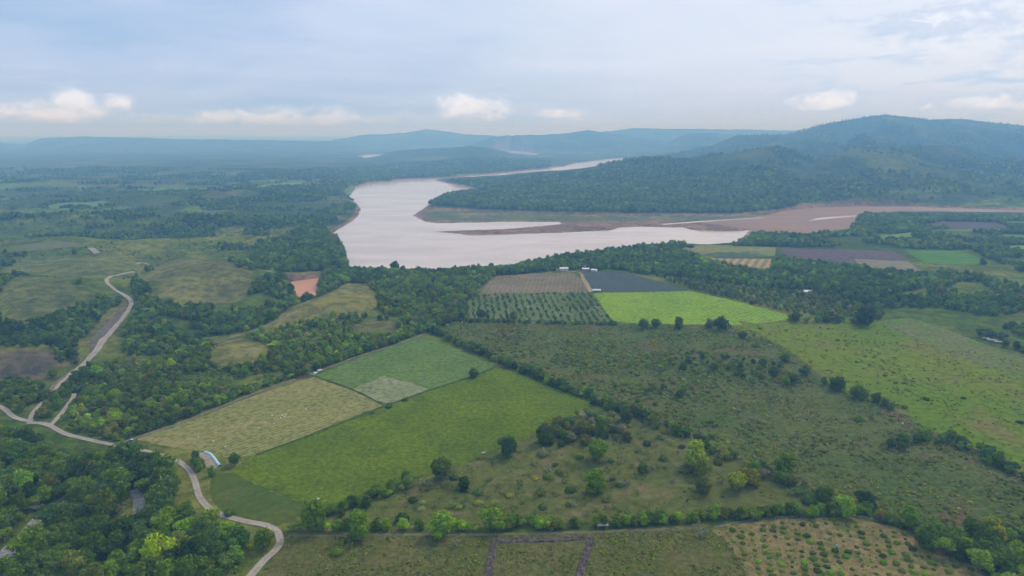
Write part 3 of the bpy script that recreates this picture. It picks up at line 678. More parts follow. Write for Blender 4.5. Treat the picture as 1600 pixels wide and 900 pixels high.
# far fields
FAR = [
 ('yellowish_field', [(1050,393),(1075,385),(1110,383),(1212,387),(1211,400),(1190,401),(1160,396),(1125,394),(1100,398),(1085,399)], (.17,.19,.05), (.21,.20,.07), 'pale yellow-green field beyond the dark orchard', None),  # pale yellow-green is the field's own colour
 ('rounded_field', [(1115,400),(1135,394),(1165,391),(1200,397),(1207,403),(1160,404),(1118,403)], (.07,.11,.05), (.08,.12,.05), 'dark green rounded field behind the striped orange field', None),
 ('striped_field', [(1098,404),(1205,405),(1201,426),(1160,420),(1112,412)], (.40,.28,.13), (.36,.25,.12), 'orange-tan field with dark stripes', ((1120,412),(1128,404))),
 ('fallow_field', [(1215,388),(1300,390),(1395,392),(1422,409),(1335,405),(1345,419),(1240,408)], (.115,.085,.085), (.13,.095,.09), 'purplish brown fallow field', None),
 ('beige_field', [(1333,405),(1420,409),(1447,430),(1415,427),(1345,416)], (.22,.19,.12), (.20,.18,.11), 'beige field at the foot of the fallow field', None),
 ('emerald_field', [(1412,391),(1500,393),(1522,400),(1550,413),(1500,414),(1445,412)], (.10,.22,.035), (.12,.25,.04), 'vivid green plots right of the fallow field', ((1420,402),(1530,404))),
 ('plum_field', [(1430,355),(1470,346),(1560,348),(1575,356),(1500,358)], (.12,.095,.09), (.11,.09,.085), 'brown field below the right mountain', None),
 ('lime_strip_field', [(1345,373),(1380,368),(1428,363),(1425,371),(1380,375)], (.16,.24,.05), (.14,.21,.05), 'lime green strip field near the muddy river', None),
 ('long_green_field', [(1440,360),(1520,358),(1640,357),(1640,361),(1520,362)], (.15,.21,.05), (.13,.2,.05), 'long thin light green field at the right', None),
 ('corner_field', [(1565,346),(1640,345),(1640,354),(1575,353)], (.14,.2,.05), (.12,.18,.05), 'small light field beside the brown field', None),
 ('acid_field', [(1560,385),(1640,383),(1640,393),(1575,393)], (.17,.28,.03), (.16,.26,.03), 'acid green field cut by the right edge', None),
 ('river_meadow', [(1560,366),(1640,368),(1640,376),(1580,374)], (.12,.18,.06), (.11,.17,.05), 'light meadow below the long green field', None),
 ('left_meadow', [(0,392),(20,385),(90,377),(125,381),(118,386),(60,392),(10,395)], (.14,.15,.06), (.13,.15,.05), 'flat pale meadow at the far left', None),
 ('distant_meadow', [(400,292),(420,288),(470,284),(472,287),(440,291),(402,295)], (.15,.24,.08), (.14,.22,.07), 'distant light green meadow left of the river', None),
 ('shore_meadow', [(555,292),(548,305),(544,308),(535,302),(540,295),(549,290)], (.12,.18,.07), (.11,.17,.06), 'narrow green meadow on the left river shore', None),
 ('plain_meadow', [(75,321),(160,314),(172,316),(165,320),(130,323),(80,327)], (.14,.22,.06), (.13,.2,.06), 'bright meadow on a low rise of the left plain', None),
 ('tree_edged_meadow', [(208,297),(350,293),(362,296),(300,298),(220,300)], (.13,.2,.07), (.12,.18,.06), 'long light meadow behind a dark tree line', None),
]
for (nme, px, c1, c2, lab, rows) in FAR:
    k = dict(rowdir=edge_dir(*rows), rowsp=11 if nme == 'striped_field' else 13, rowcol=(.10, .12, .05) if nme == 'striped_field' else (.05, .1, .02), rowamt=.9) if rows else {}
    F_(nme, px, fm(nme, c1, c2, s1=.012, s2=.1, mot=.18, bmp=.3, fine=.5, **k), lab, off=.5, clear=(nme != 'rounded_field'))
# grassy hill tops and bare ground (colour of the ground itself)
for px, c, k in [
 ([(215,440),(250,412),(300,405),(370,416),(400,440),(385,465),(320,480),(270,477),(238,458)], (.155,.155,.06), 10),
 ([(0,455),(50,432),(110,440),(152,458),(140,472),(60,503),(0,507)], (.13,.145,.055), 10),
 ([(0,425),(40,405),(110,398),(200,403),(232,413),(180,430),(160,440),(60,430)], (.135,.15,.05), 10),
 ([(440,492),(480,470),(520,455),(545,442),(580,446),(592,480),(560,492),(500,502),(450,508),(400,530)], (.19,.18,.06), 5),
 ([(540,515),(580,500),(612,503),(628,520),(600,528),(560,524)], (.17,.165,.06), 5),
 ([(325,560),(345,535),(385,528),(425,545),(405,568),(350,575)], (.17,.165,.06), 5),
 ([(130,530),(150,505),(180,478),(200,470),(200,488),(160,535),(145,545)], (.16,.15,.06), 4),
 ([(0,550),(60,545),(95,550),(100,565),(70,580),(60,600),(30,598),(0,590)], (.12,.10,.07), 8),
 ([(1085,345),(1340,323),(1340,362),(1180,366)], (.33,.19,.13), 8)]:
    P = xy(px); PAINTPOLY.append((P, c, k))
    if k >= 5 and len(PAINTPOLY) < 7: EXCL.append(P)
# ------------------------------------------------------------------ roads, paths, stream beds
M_ROAD = fm('dirt_road', (.34, .285, .235), (.40, .335, .28), (.29, .245, .20), s1=.08, s2=.5, mot=.14, bmp=.15, fine=3)
rutted(M_ROAD, (.17, .16, .075), (.27, .235, .16))
M_PATH = fm('grassy_track', (.21, .18, .10), (.25, .21, .13), (.15, .15, .06), s1=.1, s2=.5, mot=.2, bmp=.15)
rutted(M_PATH, (.11, .125, .035), (.13, .135, .05))
M_BED = fm('gravel_bed', (.25, .235, .21), (.31, .29, .26), (.20, .19, .16), s1=.15, s2=.6, mot=.28, bmp=.4, fine=2.5)
ribbon('dirt_road', [(380,915),(392,900),(413,876),(430,860),(438,847),(433,831),(415,821),(385,815),(352,807),(330,797),(314,780),(308,765),(303,748),(294,733),(280,722),(260,714),(232,706),(200,700),(160,692),(125,684),(100,677),(72,663),(43,661)], [3.9, 3.6, 3.4, 3.2, 3.3, 3.6, 3.8], M_ROAD, label='pale dirt road curving round the forest at lower left')
ribbon('dirt_road', [(80,664),(97,645),(110,628),(116,615)], 3.0, M_ROAD, off=.26, label='pale fork of the dirt road climbing from the junction', seed=3)
ribbon('dirt_road', [(47,659),(50,648),(60,635),(68,628)], 3.0, M_ROAD, off=.3, label='short branch road left of the junction', seed=4)
ribbon('dirt_road', [(50,660),(22,652),(5,638),(-20,630)], 3.5, M_ROAD, off=.34, label='branch road leaving the frame at the left edge', seed=5)
ribbon('dirt_road', [(85,612),(107,588),(122,577),(140,560),(155,542),(175,517),(190,500),(197,490),(205,476),(202,467),(190,459),(176,450),(167,440),(172,433),(190,429),(209,425)], [2, 4, 6.5, 5.5, 4.6, 4.4, 4.4, 4.6, 4], M_ROAD, off=.5, label='pale dirt road climbing the green hills at left', seed=6)
ribbon('dirt_road', [(214,413),(224,411),(232,414)], 4, M_ROAD, off=.6, label='short far piece of pale road on the hill crest', seed=7)
ribbon('dirt_road', [(141,388),(146,391),(152,396)], 8, M_ROAD, off=.7, label='farthest bright piece of road on the left plain', seed=8)
ribbon('footpath', [(300,549),(350,532),(400,516),(430,503),(450,494),(465,486)], 1.6, M_ROAD, off=.45, label='thin pale path along the side of the grassy knoll', cat='path', seed=9)
ribbon('field_track', [(192,692),(215,684),(300,654),(400,614),(490,583),(560,557),(612,541),(662,523)], 2.2, M_PATH, off=.3, label='field track between the hedge and the straw field', cat='path', seed=10)
ribbon('field_track', [(446,836),(600,835.5),(760,835),(930,831),(1100,822)], 1.8, fm('worn_grass', (.12,.125,.035), (.145,.135,.05)), off=.3, label='track along the hedge above the weedy field', cat='path', seed=11)
ribbon('field_track', [(490,588),(552,610),(600,634)], 1.3, fm('dark_track', (.07,.08,.03), (.09,.09,.04)), off=.42, label='dark narrow track between straw and green fields', cat='path', seed=12, keep=False)
ribbon('field_track', [(400,711),(500,675),(600,636),(640,622),(672,610),(740,588),(776,573)], 2.0, fm('edge_grass', (.06,.095,.02), (.07,.10,.02)), off=.42, label='dark grassy strip between the straw and the big green field', cat='path', seed=13, keep=False)
ribbon('farm_lane', [(868,420),(880,424),(905,426.5),(912,437),(924,457.5)], [2.5, 3, 6, 5], fm('lane', (.33,.24,.13), (.28,.24,.12)), off=.6, label='tan farm lane between the ploughed and the dark field', cat='path', seed=14)
ribbon('stream_bed', [(-12,885),(10,868),(40,838),(62,808),(88,794),(105,782)], [6, 9, 8, 4.5, 2.5], M_BED, off=.25, label='grey gravel stream bed at the lower left edge', cat='stream bed', seed=15)
ribbon('stream_bed', [(208,766),(217,780),(216,795),(206,815),(203,822)], [4, 5, 4.5, 3], M_BED, off=.25, label='short grey gravel opening in the middle of the forest', cat='stream bed', seed=16)
ribbon('bare_bank', [(196,478),(180,498),(160,520),(146,540),(142,548)], [3, 7, 9, 8, 3], fm('cut_earth', (.135,.115,.085), (.17,.14,.11), mot=.3), off=.4, label='brown earth cutting beside the climbing road', cat='bank', seed=17, keep=True)
ribbon('bare_bank', [(118,578),(105,590),(92,602),(78,612)], [4, 9, 9, 4], fm('cut_earth_low', (.16,.125,.095), (.2,.16,.12), mot=.3), off=.4, label='lower brown earth cutting beside the climbing road', cat='bank', seed=18)

# ------------------------------------------------------------------ water
def flat(name, x0, x1, y0, y1, z, mat, label, n=1):
    me = mesh(name, [(x0, y0, z), (x1, y0, z), (x1, y1, z), (x0, y1, z)], [(0, 1, 2, 3)], mat)
    o = mobj(name, me); return tag(o, label, 'water', kind='structure')
flat('river', -2600, 3200, 915, 7400, ZW, water_mat('river_water', (.60, .46, .375), (.48, .365, .29)), 'wide muddy river winding through the valley')
arm = drape('river_arm', None, water_mat('brown_water', (.27, .15, .080), (.22, .13, .078), .8), 0, world=REDP + 0, label='brown muddy arm of the river running to the right edge', cat='water', cuts=900)
for v in arm.data.vertices: v.co.z = ZW + .03
for k_, P_ in enumerate(Sp):
    o_ = drape('silt_channel', None, bpy.data.materials['river_water'], 0, world=P_, label=['thin pale water channel across the mud below the mountain', 'bright curved water channel left of the right plain', 'thin bright channel along the foot of the mountain'][k_], cat='water', cuts=900)
    for v in o_.data.vertices: v.co.z = ZW + (.06 if k_ else 0.5)
pw = drape('pond', None, water_mat('pond_water', (.50, .19, .065), (.56, .26, .12), .45), 0, world=Pp + (Pp - Pp.mean(0)) * .15, label='small orange muddy pond among dark trees', cat='water', cuts=500)
for v in pw.data.vertices: v.co.z = ZW + .05
EXCL += [Wp, Mp, BANKP + (BANKP - BANKP.mean(0)) * .25, Pp + (Pp - Pp.mean(0)) * .45]
#GROUND
terrain()

# ------------------------------------------------------------------ haze: one closed box of pale air round the camera and the land
def haze():
    x, y0, y1, z0, z1 = 45000, -4000, 30500, -9, 312
    V = [(-x, y0, z0), (x, y0, z0), (x, y1, z0), (-x, y1, z0), (-x, y0, z1), (x, y0, z1), (x, y1, z1), (-x, y1, z1)]
    m = bpy.data.materials.new('haze_air'); m.use_nodes = True; nt = m.node_tree; nt.nodes.clear()
    out = nt.nodes.new('ShaderNodeOutputMaterial'); v = nt.nodes.new('ShaderNodeVolumePrincipled'); nt.links.new(v.outputs[0], out.inputs['Volume'])
    v.inputs['Color'].default_value = (.27, .58, 1.0, 1); v.inputs['Absorption Color'].default_value = (1, 1, 1, 1); v.inputs['Density'].default_value = HAZE; v.inputs['Anisotropy'].default_value = .1
    me = mesh('haze', V, [(0, 3, 2, 1), (4, 5, 6, 7), (0, 1, 5, 4), (1, 2, 6, 5), (2, 3, 7, 6), (3, 0, 4, 7)], m)
    tag(mobj('haze', me), 'pale blue haze filling the valley air', 'haze', kind='stuff')
HAZE = .00024
haze()

# ------------------------------------------------------------------ where everything grows
FORW = ['dark', 'deep', 'mid', 'bright', 'teal', 'olive', 'lime']; 
Z1 = [(-60,672),(20,684),(50,694),(90,713),(150,733),(215,735),(246,733),(264,735),(274,752),(280,782),(298,810),(330,832),(380,848),(396,856),(384,875),(366,900),(355,920),(-100,930)]
wood('forest', Z1, 7.2, (7.5, 13.5), FORW, [.36, .24, .24, .05, .08, .03, .0])
wood('forest', Z1, 6.0, (3, 5), ['dark', 'mid', 'bright', 'olive'], [.4, .3, .15, .15], kind='shrub', thr=.45, nsc=12)
wood('forest', Z1, 22, (5, 9), ['grey', 'olive'], [.6, .4], kind='greybush')
hedge('right_hedge', [(930,630),(1000,652),(1060,680),(1110,702),(1180,737),(1240,766)], 14, (4, 7), ['grey', 'olive'], [.6, .4], 4, 1, kind='greybush')
wood('forest', [(160,732),(240,738),(262,750),(272,765),(268,800),(180,790),(120,760),(115,745)], 9, (11, 16), ['deep', 'dark', 'teal'], [.5, .35, .15], thr=.40, nsc=22)
Z2 = [(92,668),(118,630),(112,618),(160,572),(220,562),(290,548),(350,538),(400,520),(450,505),(520,498),(600,505),(660,516),(612,540),(560,556),(490,580),(400,611),(300,650),(212,683),(190,692),(150,684)]
wood('thicket', Z2, 5.6, (4.5, 8.5), ['mid', 'dark', 'bright', 'olive', 'lime', 'scrub'], [.36, .30, .09, .14, .035, .12], thr=.40, nsc=30)
wood('thicket', Z2, 4.5, (2, 4), ['mid', 'olive', 'scrub', 'grey'], [.4, .3, .2, .1], kind='shrub', thr=.36, nsc=20)
wood('junction_wood', [(-60,600),(40,600),(75,608),(92,630),(78,655),(60,652),(30,645),(-60,640)], 6, (5, 9), ['mid', 'dark', 'olive'], [.4, .4, .2], thr=.38)
wood('junction_wood', [(60,652),(68,640),(90,618),(108,600),(108,622),(92,645),(76,656)], 5, (4, 8), ['mid', 'dark'], [.5, .5])
wood('ravine_wood', [(-80,505),(60,503),(100,482),(140,475),(175,482),(150,505),(125,530),(118,560),(90,575),(80,545),(-80,552)], 6.4, (5, 9), ['dark', 'deep', 'teal', 'mid'], [.45, .3, .15, .1], thr=.28)
wood('ravine_wood', [(-80,555),(0,598),(60,600),(105,570),(140,562),(160,575),(100,628),(60,625),(-80,610)], 8, (6, 9), ['dark', 'mid', 'teal'], [.5, .3, .2], thr=.45)
wood('ravine_wood', [(213,432),(240,470),(285,482),(335,474),(385,460),(400,440),(440,436),(462,468),(500,468),(470,486),(430,500),(380,520),(300,545),(222,556),(192,556),(196,520),(210,492),(208,462)], 6.6, (6, 11), ['dark', 'deep', 'teal', 'mid', 'olive'], [.42, .22, .14, .16, .06], thr=.43, nsc=45)
wood('ravine_wood', [(110,440),(165,446),(196,462),(195,482),(150,475),(80,480),(30,500),(40,470)], 9, (6, 10), ['dark', 'mid'], [.6, .4], thr=.5)
wood('bank_wood', [(430,440),(450,412),(468,375),(500,350),(524,366),(538,395),(543,420),(560,432),(520,452),(500,468),(462,470),(450,455)], 6.8, (8, 13), ['dark', 'deep', 'mid', 'teal'], [.4, .25, .2, .15])
wood('bank_wood', [(330,440),(395,400),(440,372),(500,340),(540,318),(562,324),(558,338),(520,352),(500,352),(468,378),(450,412),(440,436),(400,440)], 9, (7, 11), ['dark', 'mid', 'teal'], [.45, .3, .25], thr=.42, nsc=70)
Z5 = [(500,470),(515,450),(545,432),(560,424),(620,427),(690,427),(745,423),(800,421),(840,413),(800,428),(772,430),(752,448),(740,462),(730,470),(730,498),(690,510),(664,520),(640,512),(625,498),(592,488),(590,458),(575,446),(545,441),(520,455),(505,468)]
wood('woodland', Z5, 6.4, (6, 10.5), ['mid', 'dark', 'teal', 'olive', 'scrub', 'deep'], [.34, .30, .10, .10, .08, .08], thr=.34, nsc=45)
wood('shore_trees', [(545,424),(620,427),(690,428),(800,421),(880,404),(940,397),(1000,389),(1060,384),(1100,387),(1150,384),(1168,376),(1180,368),(1230,369),(1250,373),(1180,384),(1060,389),(960,402),(880,412),(800,430),(690,437),(560,436)], 6.2, (8, 13), ['dark', 'deep', 'mid', 'teal'], [.4, .2, .2, .2])
wood('farm_woods', [(790,428),(840,414),(880,406),(960,401),(1010,392),(1062,390),(1085,400),(1098,404),(1112,413),(1160,422),(1205,428),(1212,405),(1240,409),(1345,419),(1415,428),(1450,431),(1460,445),(1400,462),(1200,452),(1050,432),(1000,428),(962,421),(905,421),(820,428)], 6.4, (7, 10.5), ['dark', 'teal', 'mid', 'deep', 'bright'], [.38, .2, .2, .18, .04], thr=.24, nsc=40)
ORD = [(1010,430),(1060,437),(1200,455),(1420,464),(1640,470),(1640,570),(1540,530),(1470,508),(1400,496),(1300,500),(1245,490),(1180,478),(1120,462),(1082,452)]
PO = xy(ORD); g = jgrid(PO, 7.6, .12, edge_dir((1082,452), (1240,490))); a_ = fbm(g[:, 0] / 90, g[:, 1] / 90, 2, 88)
palm = inside(g[:, 0], g[:, 1], xy([(1000,428),(1080,430),(1220,450),(1330,470),(1400,496),(1300,502),(1240,492),(1082,452)]))
add('dark_orchard', 'tree', g[(~palm) & (a_ > .3)], (6, 8.2), ['dark', 'deep', 'teal'], [.45, .3, .25]); add('grey_orchard', 'tree', g[palm & (a_ > .25)], (4.5, 7), ['teal', 'scrub', 'olive', 'grey', 'dark'], [.28, .26, .16, .1, .2])
wood('right_plain', [(1150,384),(1180,369),(1240,371),(1330,366),(1350,338),(1640,338),(1640,480),(1450,462),(1450,431),(1500,416),(1560,412),(1520,392),(1400,388),(1215,386)], 8.5, (7, 11), ['dark', 'teal', 'mid', 'olive'], [.36, .26, .26, .12], thr=.43, nsc=80)
wood('right_plain', [(1335,340),(1420,338),(1640,342),(1640,350),(1450,350),(1345,368),(1240,374),(1180,384),(1240,386),(1160,382),(1330,362)], 7.5, (8, 12), ['dark', 'teal', 'mid'], [.4, .3, .3])
# hedgerows
hedge('left_hedge', [(205,682),(300,650),(400,611),(490,580),(560,553),(610,538),(662,519)], 4.2, (5.5, 8), ['dark', 'deep', 'mid'], [.5, .3, .2], 3, 2, skip=.06)
hedge('middle_hedge', [(674,517),(720,540),(800,574),(870,603),(925,625),(960,640)], 4.0, (5.5, 8.5), ['dark', 'deep', 'mid', 'bright'], [.45, .25, .25, .05], 3, 2, skip=.05)
hedge('right_hedge', [(930,630),(1000,652),(1060,680),(1110,702),(1180,737),(1240,766),(1312,788)], 4.0, (4.5, 8.5), ['dark', 'mid', 'deep', 'olive', 'grey'], [.35, .25, .2, .1, .1], 5, 2, skip=.1)
hedge('right_hedge', [(1330,795),(1385,812),(1430,832),(1470,850)], 3.6, (4, 6.5), ['dark', 'mid', 'olive'], [.5, .3, .2], 2.5, 2, skip=.05)
hedge('corner_wood', [(1440,845),(1500,850),(1560,850),(1620,850)], 5, (7, 12), ['dark', 'mid', 'bright', 'deep'], [.35, .3, .2, .15], 10, 3, skip=.1)
wood('corner_wood', [(1470,862),(1520,845),(1640,830),(1640,930),(1575,930),(1530,895)], 6, (7, 12), ['dark', 'mid', 'bright', 'deep'], [.4, .28, .1, .22])
hedge('long_hedge', [(452,832),(500,831),(560,830),(600,829)], 2.5, (4.8, 7), ['mid', 'dark', 'bright'], [.35, .25, .4], 2.5, 2, skip=.05)
hedge('long_hedge', [(625,831),(680,830),(735,829)], 2.5, (4.8, 7), ['dark', 'mid', 'bright'], [.3, .35, .35], 2.5, 2, skip=.0)
hedge('long_hedge', [(800,822),(880,826),(960,822),(1040,818),(1100,812),(1180,808),(1300,803)], 2.5, (4.8, 7), ['mid', 'dark', 'bright', 'olive'], [.36, .26, .28, .1], 3, 2, skip=.08)
hedge('field_end_trees', [(478,818),(520,800),(560,790),(600,775),(640,757)], 3.4, (4.5, 8), ['mid', 'dark', 'teal', 'bright'], [.35, .4, .1, .15], 5, 2, skip=.1)
hedge('orchard_hedge', [(722,503),(780,504),(850,506),(960,508)], 5, (3.5, 5.5), ['dark', 'deep', 'mid'], [.5, .3, .2], 1.5, 2, skip=.1)
hedge('pasture_hedge', [(1405,700),(1440,690),(1480,690),(1520,705),(1560,728),(1620,758)], 4.2, (5, 9), ['dark', 'mid', 'deep'], [.5, .25, .25], 5, 2, skip=.12)
hedge('pasture_hedge', [(1295,604),(1320,612),(1345,618),(1375,632),(1395,642)], 4.2, (4.5, 7), ['dark', 'deep', 'mid'], [.5, .3, .2], 3, 2, skip=.2)
hedge('roadside_trees', [(318,735),(320,755),(322,770),(335,790)], 4, (5, 8.5), ['dark', 'mid', 'deep'], [.5, .3, .2], 4, 1, skip=.05)
hedge('roadside_trees', [(296,722),(304,730),(314,738)], 4, (5.5, 8), ['dark', 'mid', 'deep'], [.5, .25, .25], 4, 2, skip=.1)
hedge('tree_edge', [(1240,500),(1290,503),(1340,506),(1370,500)], 6, (6, 11), ['dark', 'teal', 'scrub'], [.5, .3, .2], 6, 2, skip=.2)
hedge('dark_grove', [(1536,527),(1550,529),(1566,532)], 4.5, (8, 10), ['deep', 'teal'], [.6, .4], 4, 3, skip=0)
hedge('row_trees', [(215,299),(290,297),(350,299),(420,300)], 9, (8, 11), ['dark', 'deep'], [.6, .4], 5, 1, skip=.05)
# young orchard rows
OR = xy(ORCH); ga = jgrid(OR, (6.6, 4.2), .18, edge_dir((960,504), (922,458)) - math.pi / 2)
add('orchard_rows', 'tree', ga[rng.random(len(ga)) < .70], (1.6, 4.0), ['dark', 'mid', 'deep'], [.55, .25, .2])
# bush orchard
O2 = xy([(1125,828),(1205,818),(1330,812),(1415,832),(1495,870),(1530,895),(1560,930),(1185,930),(1165,880)])
gb = jgrid(O2, (4.8, 4.4), .15, -.25); add('bush_orchard', 'bush', gb[rng.random(len(gb)) < .86], (1.7, 4.2), ['mid', 'dark', 'bright', 'scrub'], [.42, .26, .24, .08])
# pasture scrub
wood('rough_scrub', ROUGH, 6.5, (1.5, 4.2), ['scrub', 'mid', 'olive', 'dark', 'grey'], [.36, .24, .2, .12, .08], kind='shrub', thr=.52, nsc=34)
wood('rough_scrub', [(880,530),(1100,520),(1200,560),(1260,620),(1150,700),(1000,640),(860,590)], 5.5, (2, 5), ['scrub', 'mid', 'dark', 'olive'], [.34, .3, .2, .16], kind='shrub', thr=.50, nsc=35)
wood('rough_scrub', [(1100,545),(1200,560),(1250,600),(1230,625),(1130,610),(980,650),(960,640),(1050,590)], 13, (4.5, 8), ['dark', 'deep', 'mid', 'olive'], [.4, .3, .2, .1], thr=.5, nsc=30)
wood('yellow_scrub', [(1265,535),(1330,530),(1400,560),(1440,600),(1400,630),(1330,600),(1260,570)], 7, (2, 4.4), ['olive', 'mid', 'bright', 'yellow'], [.4, .3, .2, .05], kind='shrub', thr=.47, nsc=22)
wood('open_pasture', RIGHTP, 46, (2.5, 6), ['dark', 'mid', 'scrub'], [.4, .3, .3], kind='shrub', thr=.5, nsc=60)
wood('savanna', SAV, 8.2, (3.0, 6.2), ['olive', 'scrub', 'grey', 'dark', 'mid'], [.26, .22, .26, .16, .1], kind='greybush', thr=.46, nsc=26)
wood('savanna', SAV, 15, (3.5, 7), ['olive', 'scrub', 'dark', 'teal'], [.3, .3, .2, .2], kind='shrub', thr=.44, nsc=26)
wood('savanna', [(850,668),(900,645),(960,655),(990,690),(900,700),(860,700)], 7, (5, 8.5), ['olive', 'dark', 'grey', 'teal', 'scrub'], [.25, .25, .2, .15, .15], thr=.42, nsc=25)
wood('knoll', [(400,525),(440,492),(500,460),(590,450),(600,500),(540,515),(480,512)], 15, (2, 4.5), ['dark', 'mid', 'scrub'], [.4, .3, .3], kind='shrub', thr=.5, nsc=30)
hedge('knoll_trees', [(548,452),(560,455),(566,450)], 4, (7, 9), ['dark', 'deep'], [.6, .4], 3, 2, skip=0)
hedge('knoll_hedge', [(490,510),(530,500),(570,498),(600,500)], 5, (5, 8), ['dark', 'mid', 'deep'], [.4, .4, .2], 4, 2, skip=.1)
wood('weeds', BOT, 7, (1.2, 2.4), ['olive', 'mid', 'scrub'], [.4, .3, .3], kind='shrub', thr=.5, nsc=14)
# left plain: mosaic of groves
def mosaic(zone, P, sp, size, thr, pals, wts, kind='tree', far=99999):
    P = np.asarray(P); g = jgrid(P, sp); y = g[:, 1]
    w = fbm(g[:, 0] / 150, g[:, 1] / 95, 4, 201) * .75 + fbm(g[:, 0] / 40, g[:, 1] / 30, 2, 211) * .25
    g = g[w > thr + rng.normal(0, .02, len(g))]; add(zone, kind, g, size, pals, wts)
PL1 = xy([(-120,520),(0,505),(60,500),(110,470),(165,445),(215,430),(300,410),(430,400),(470,372),(520,350),(560,320),(545,300),(-120,300)])
mosaic('left_plain', PL1, 7.6, (4, 9), .555, ['dark', 'teal', 'deep', 'mid'], [.4, .22, .2, .18])
mosaic('left_plain', PL1, 10, (2, 4.5), .42, ['dark', 'scrub', 'mid'], [.4, .3, .3], kind='shrub')
mosaic('left_plain', xy([(-120,300),(545,300),(560,288),(640,278),(700,276),(790,268),(760,262),(-120,262)]), 12, (7, 11), .545, ['dark', 'teal', 'deep', 'mid'], [.4, .25, .2, .15])
mosaic('left_plain', xy([(520,303),(575,284),(640,277),(770,269),(860,262),(860,250),(560,262),(500,285)]), 11, (8, 12), .36, ['dark', 'teal', 'mid'], [.45, .3, .25])
# peninsula and mountain forest
PENW = xy([(668,321),(690,306),(738,299),(765,297),(735,290),(700,283),(745,283),(800,278),(870,273),(905,273),(945,266),(1000,262),(1160,262),(1260,290),(1245,322),(1195,329),(1150,334),(1000,334),(900,331),(760,328)])
add('peninsula_forest', 'tree', jgrid(PENW, 9.5), (9, 12.5), ['dark', 'teal', 'mid', 'deep'], [.36, .28, .2, .16])
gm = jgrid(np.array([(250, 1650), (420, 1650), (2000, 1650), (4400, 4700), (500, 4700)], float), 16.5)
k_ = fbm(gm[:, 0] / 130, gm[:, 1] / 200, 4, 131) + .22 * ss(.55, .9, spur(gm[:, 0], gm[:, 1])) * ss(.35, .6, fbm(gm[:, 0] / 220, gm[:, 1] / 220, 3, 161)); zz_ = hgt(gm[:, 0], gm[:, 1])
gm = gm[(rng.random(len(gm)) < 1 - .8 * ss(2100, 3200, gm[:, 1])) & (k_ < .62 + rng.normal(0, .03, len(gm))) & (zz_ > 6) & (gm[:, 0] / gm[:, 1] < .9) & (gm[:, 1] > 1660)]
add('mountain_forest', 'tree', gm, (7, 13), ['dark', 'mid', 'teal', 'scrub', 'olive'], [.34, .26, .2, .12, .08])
# crops
def crop(zone, P, sp, rot, size, pals, wts, thr=None, kind='crop', jit=.25):
    g = jgrid(P, sp, jit, rot)
    if thr is not None: g = g[fbm(g[:, 0] / 9, g[:, 1] / 9, 2, 6) > thr]
    add(zone, kind, g, size, pals, wts)
crop('big_field_crop', PBG, (1.9, 1.9), .2, (1.3, 2.5), ['crop', 'mid', 'bright'], [.55, .12, .33], thr=.35, jit=.45)
crop('straw_field_crop', PST, (1.5, 3.2), RD6, (.8, 1.35), ['dry', 'olive', 'straw', 'crop'], [.34, .24, .2, .22], jit=.12)
crop('green_field_crop', PUP, (2.0, 3.2), RD5, (.9, 1.6), ['crop', 'bright', 'mid'], [.6, .3, .1], jit=.2)
crop('bright_field_crop', PBR, (2.6, 4.5), edge_dir((960,500), (1060,458)), (1.6, 3.0), ['cropb', 'bright', 'cropb'], [.5, .15, .35], jit=.25)
crop('rough_grass', PRO, (2.9, 2.9), .4, (1.2, 2.6), ['scrub', 'olive', 'dry', 'mid'], [.42, .3, .16, .12], thr=.47, kind='tuft', jit=.5)
crop('weedy_grass', PBO, (2.1, 2.1), .4, (.9, 1.9), ['olive', 'crop', 'scrub', 'dry'], [.4, .2, .3, .1], thr=.45, kind='tuft', jit=.5)
crop('pasture_grass', PSA, (3.4, 3.4), .4, (.8, 1.8), ['scrub', 'olive', 'dry'], [.45, .35, .2], thr=.48, kind='tuft', jit=.5)
crop('pasture_grass', PRI, (4.2, 4.2), .4, (1, 2.2), ['olive', 'scrub', 'dry'], [.5, .3, .2], thr=.50, kind='tuft', jit=.5)
crop('pasture_grass', PO2, (2.4, 2.4), .4, (.6, 1.3), ['olive', 'dry', 'scrub'], [.4, .3, .3], thr=.5, kind='tuft', jit=.5)
crop('pasture_grass', xy(Z1), (3.4, 3.4), .4, (1.2, 2.6), ['mid', 'bright', 'olive'], [.5, .2, .3], thr=.4, kind='tuft', jit=.5)
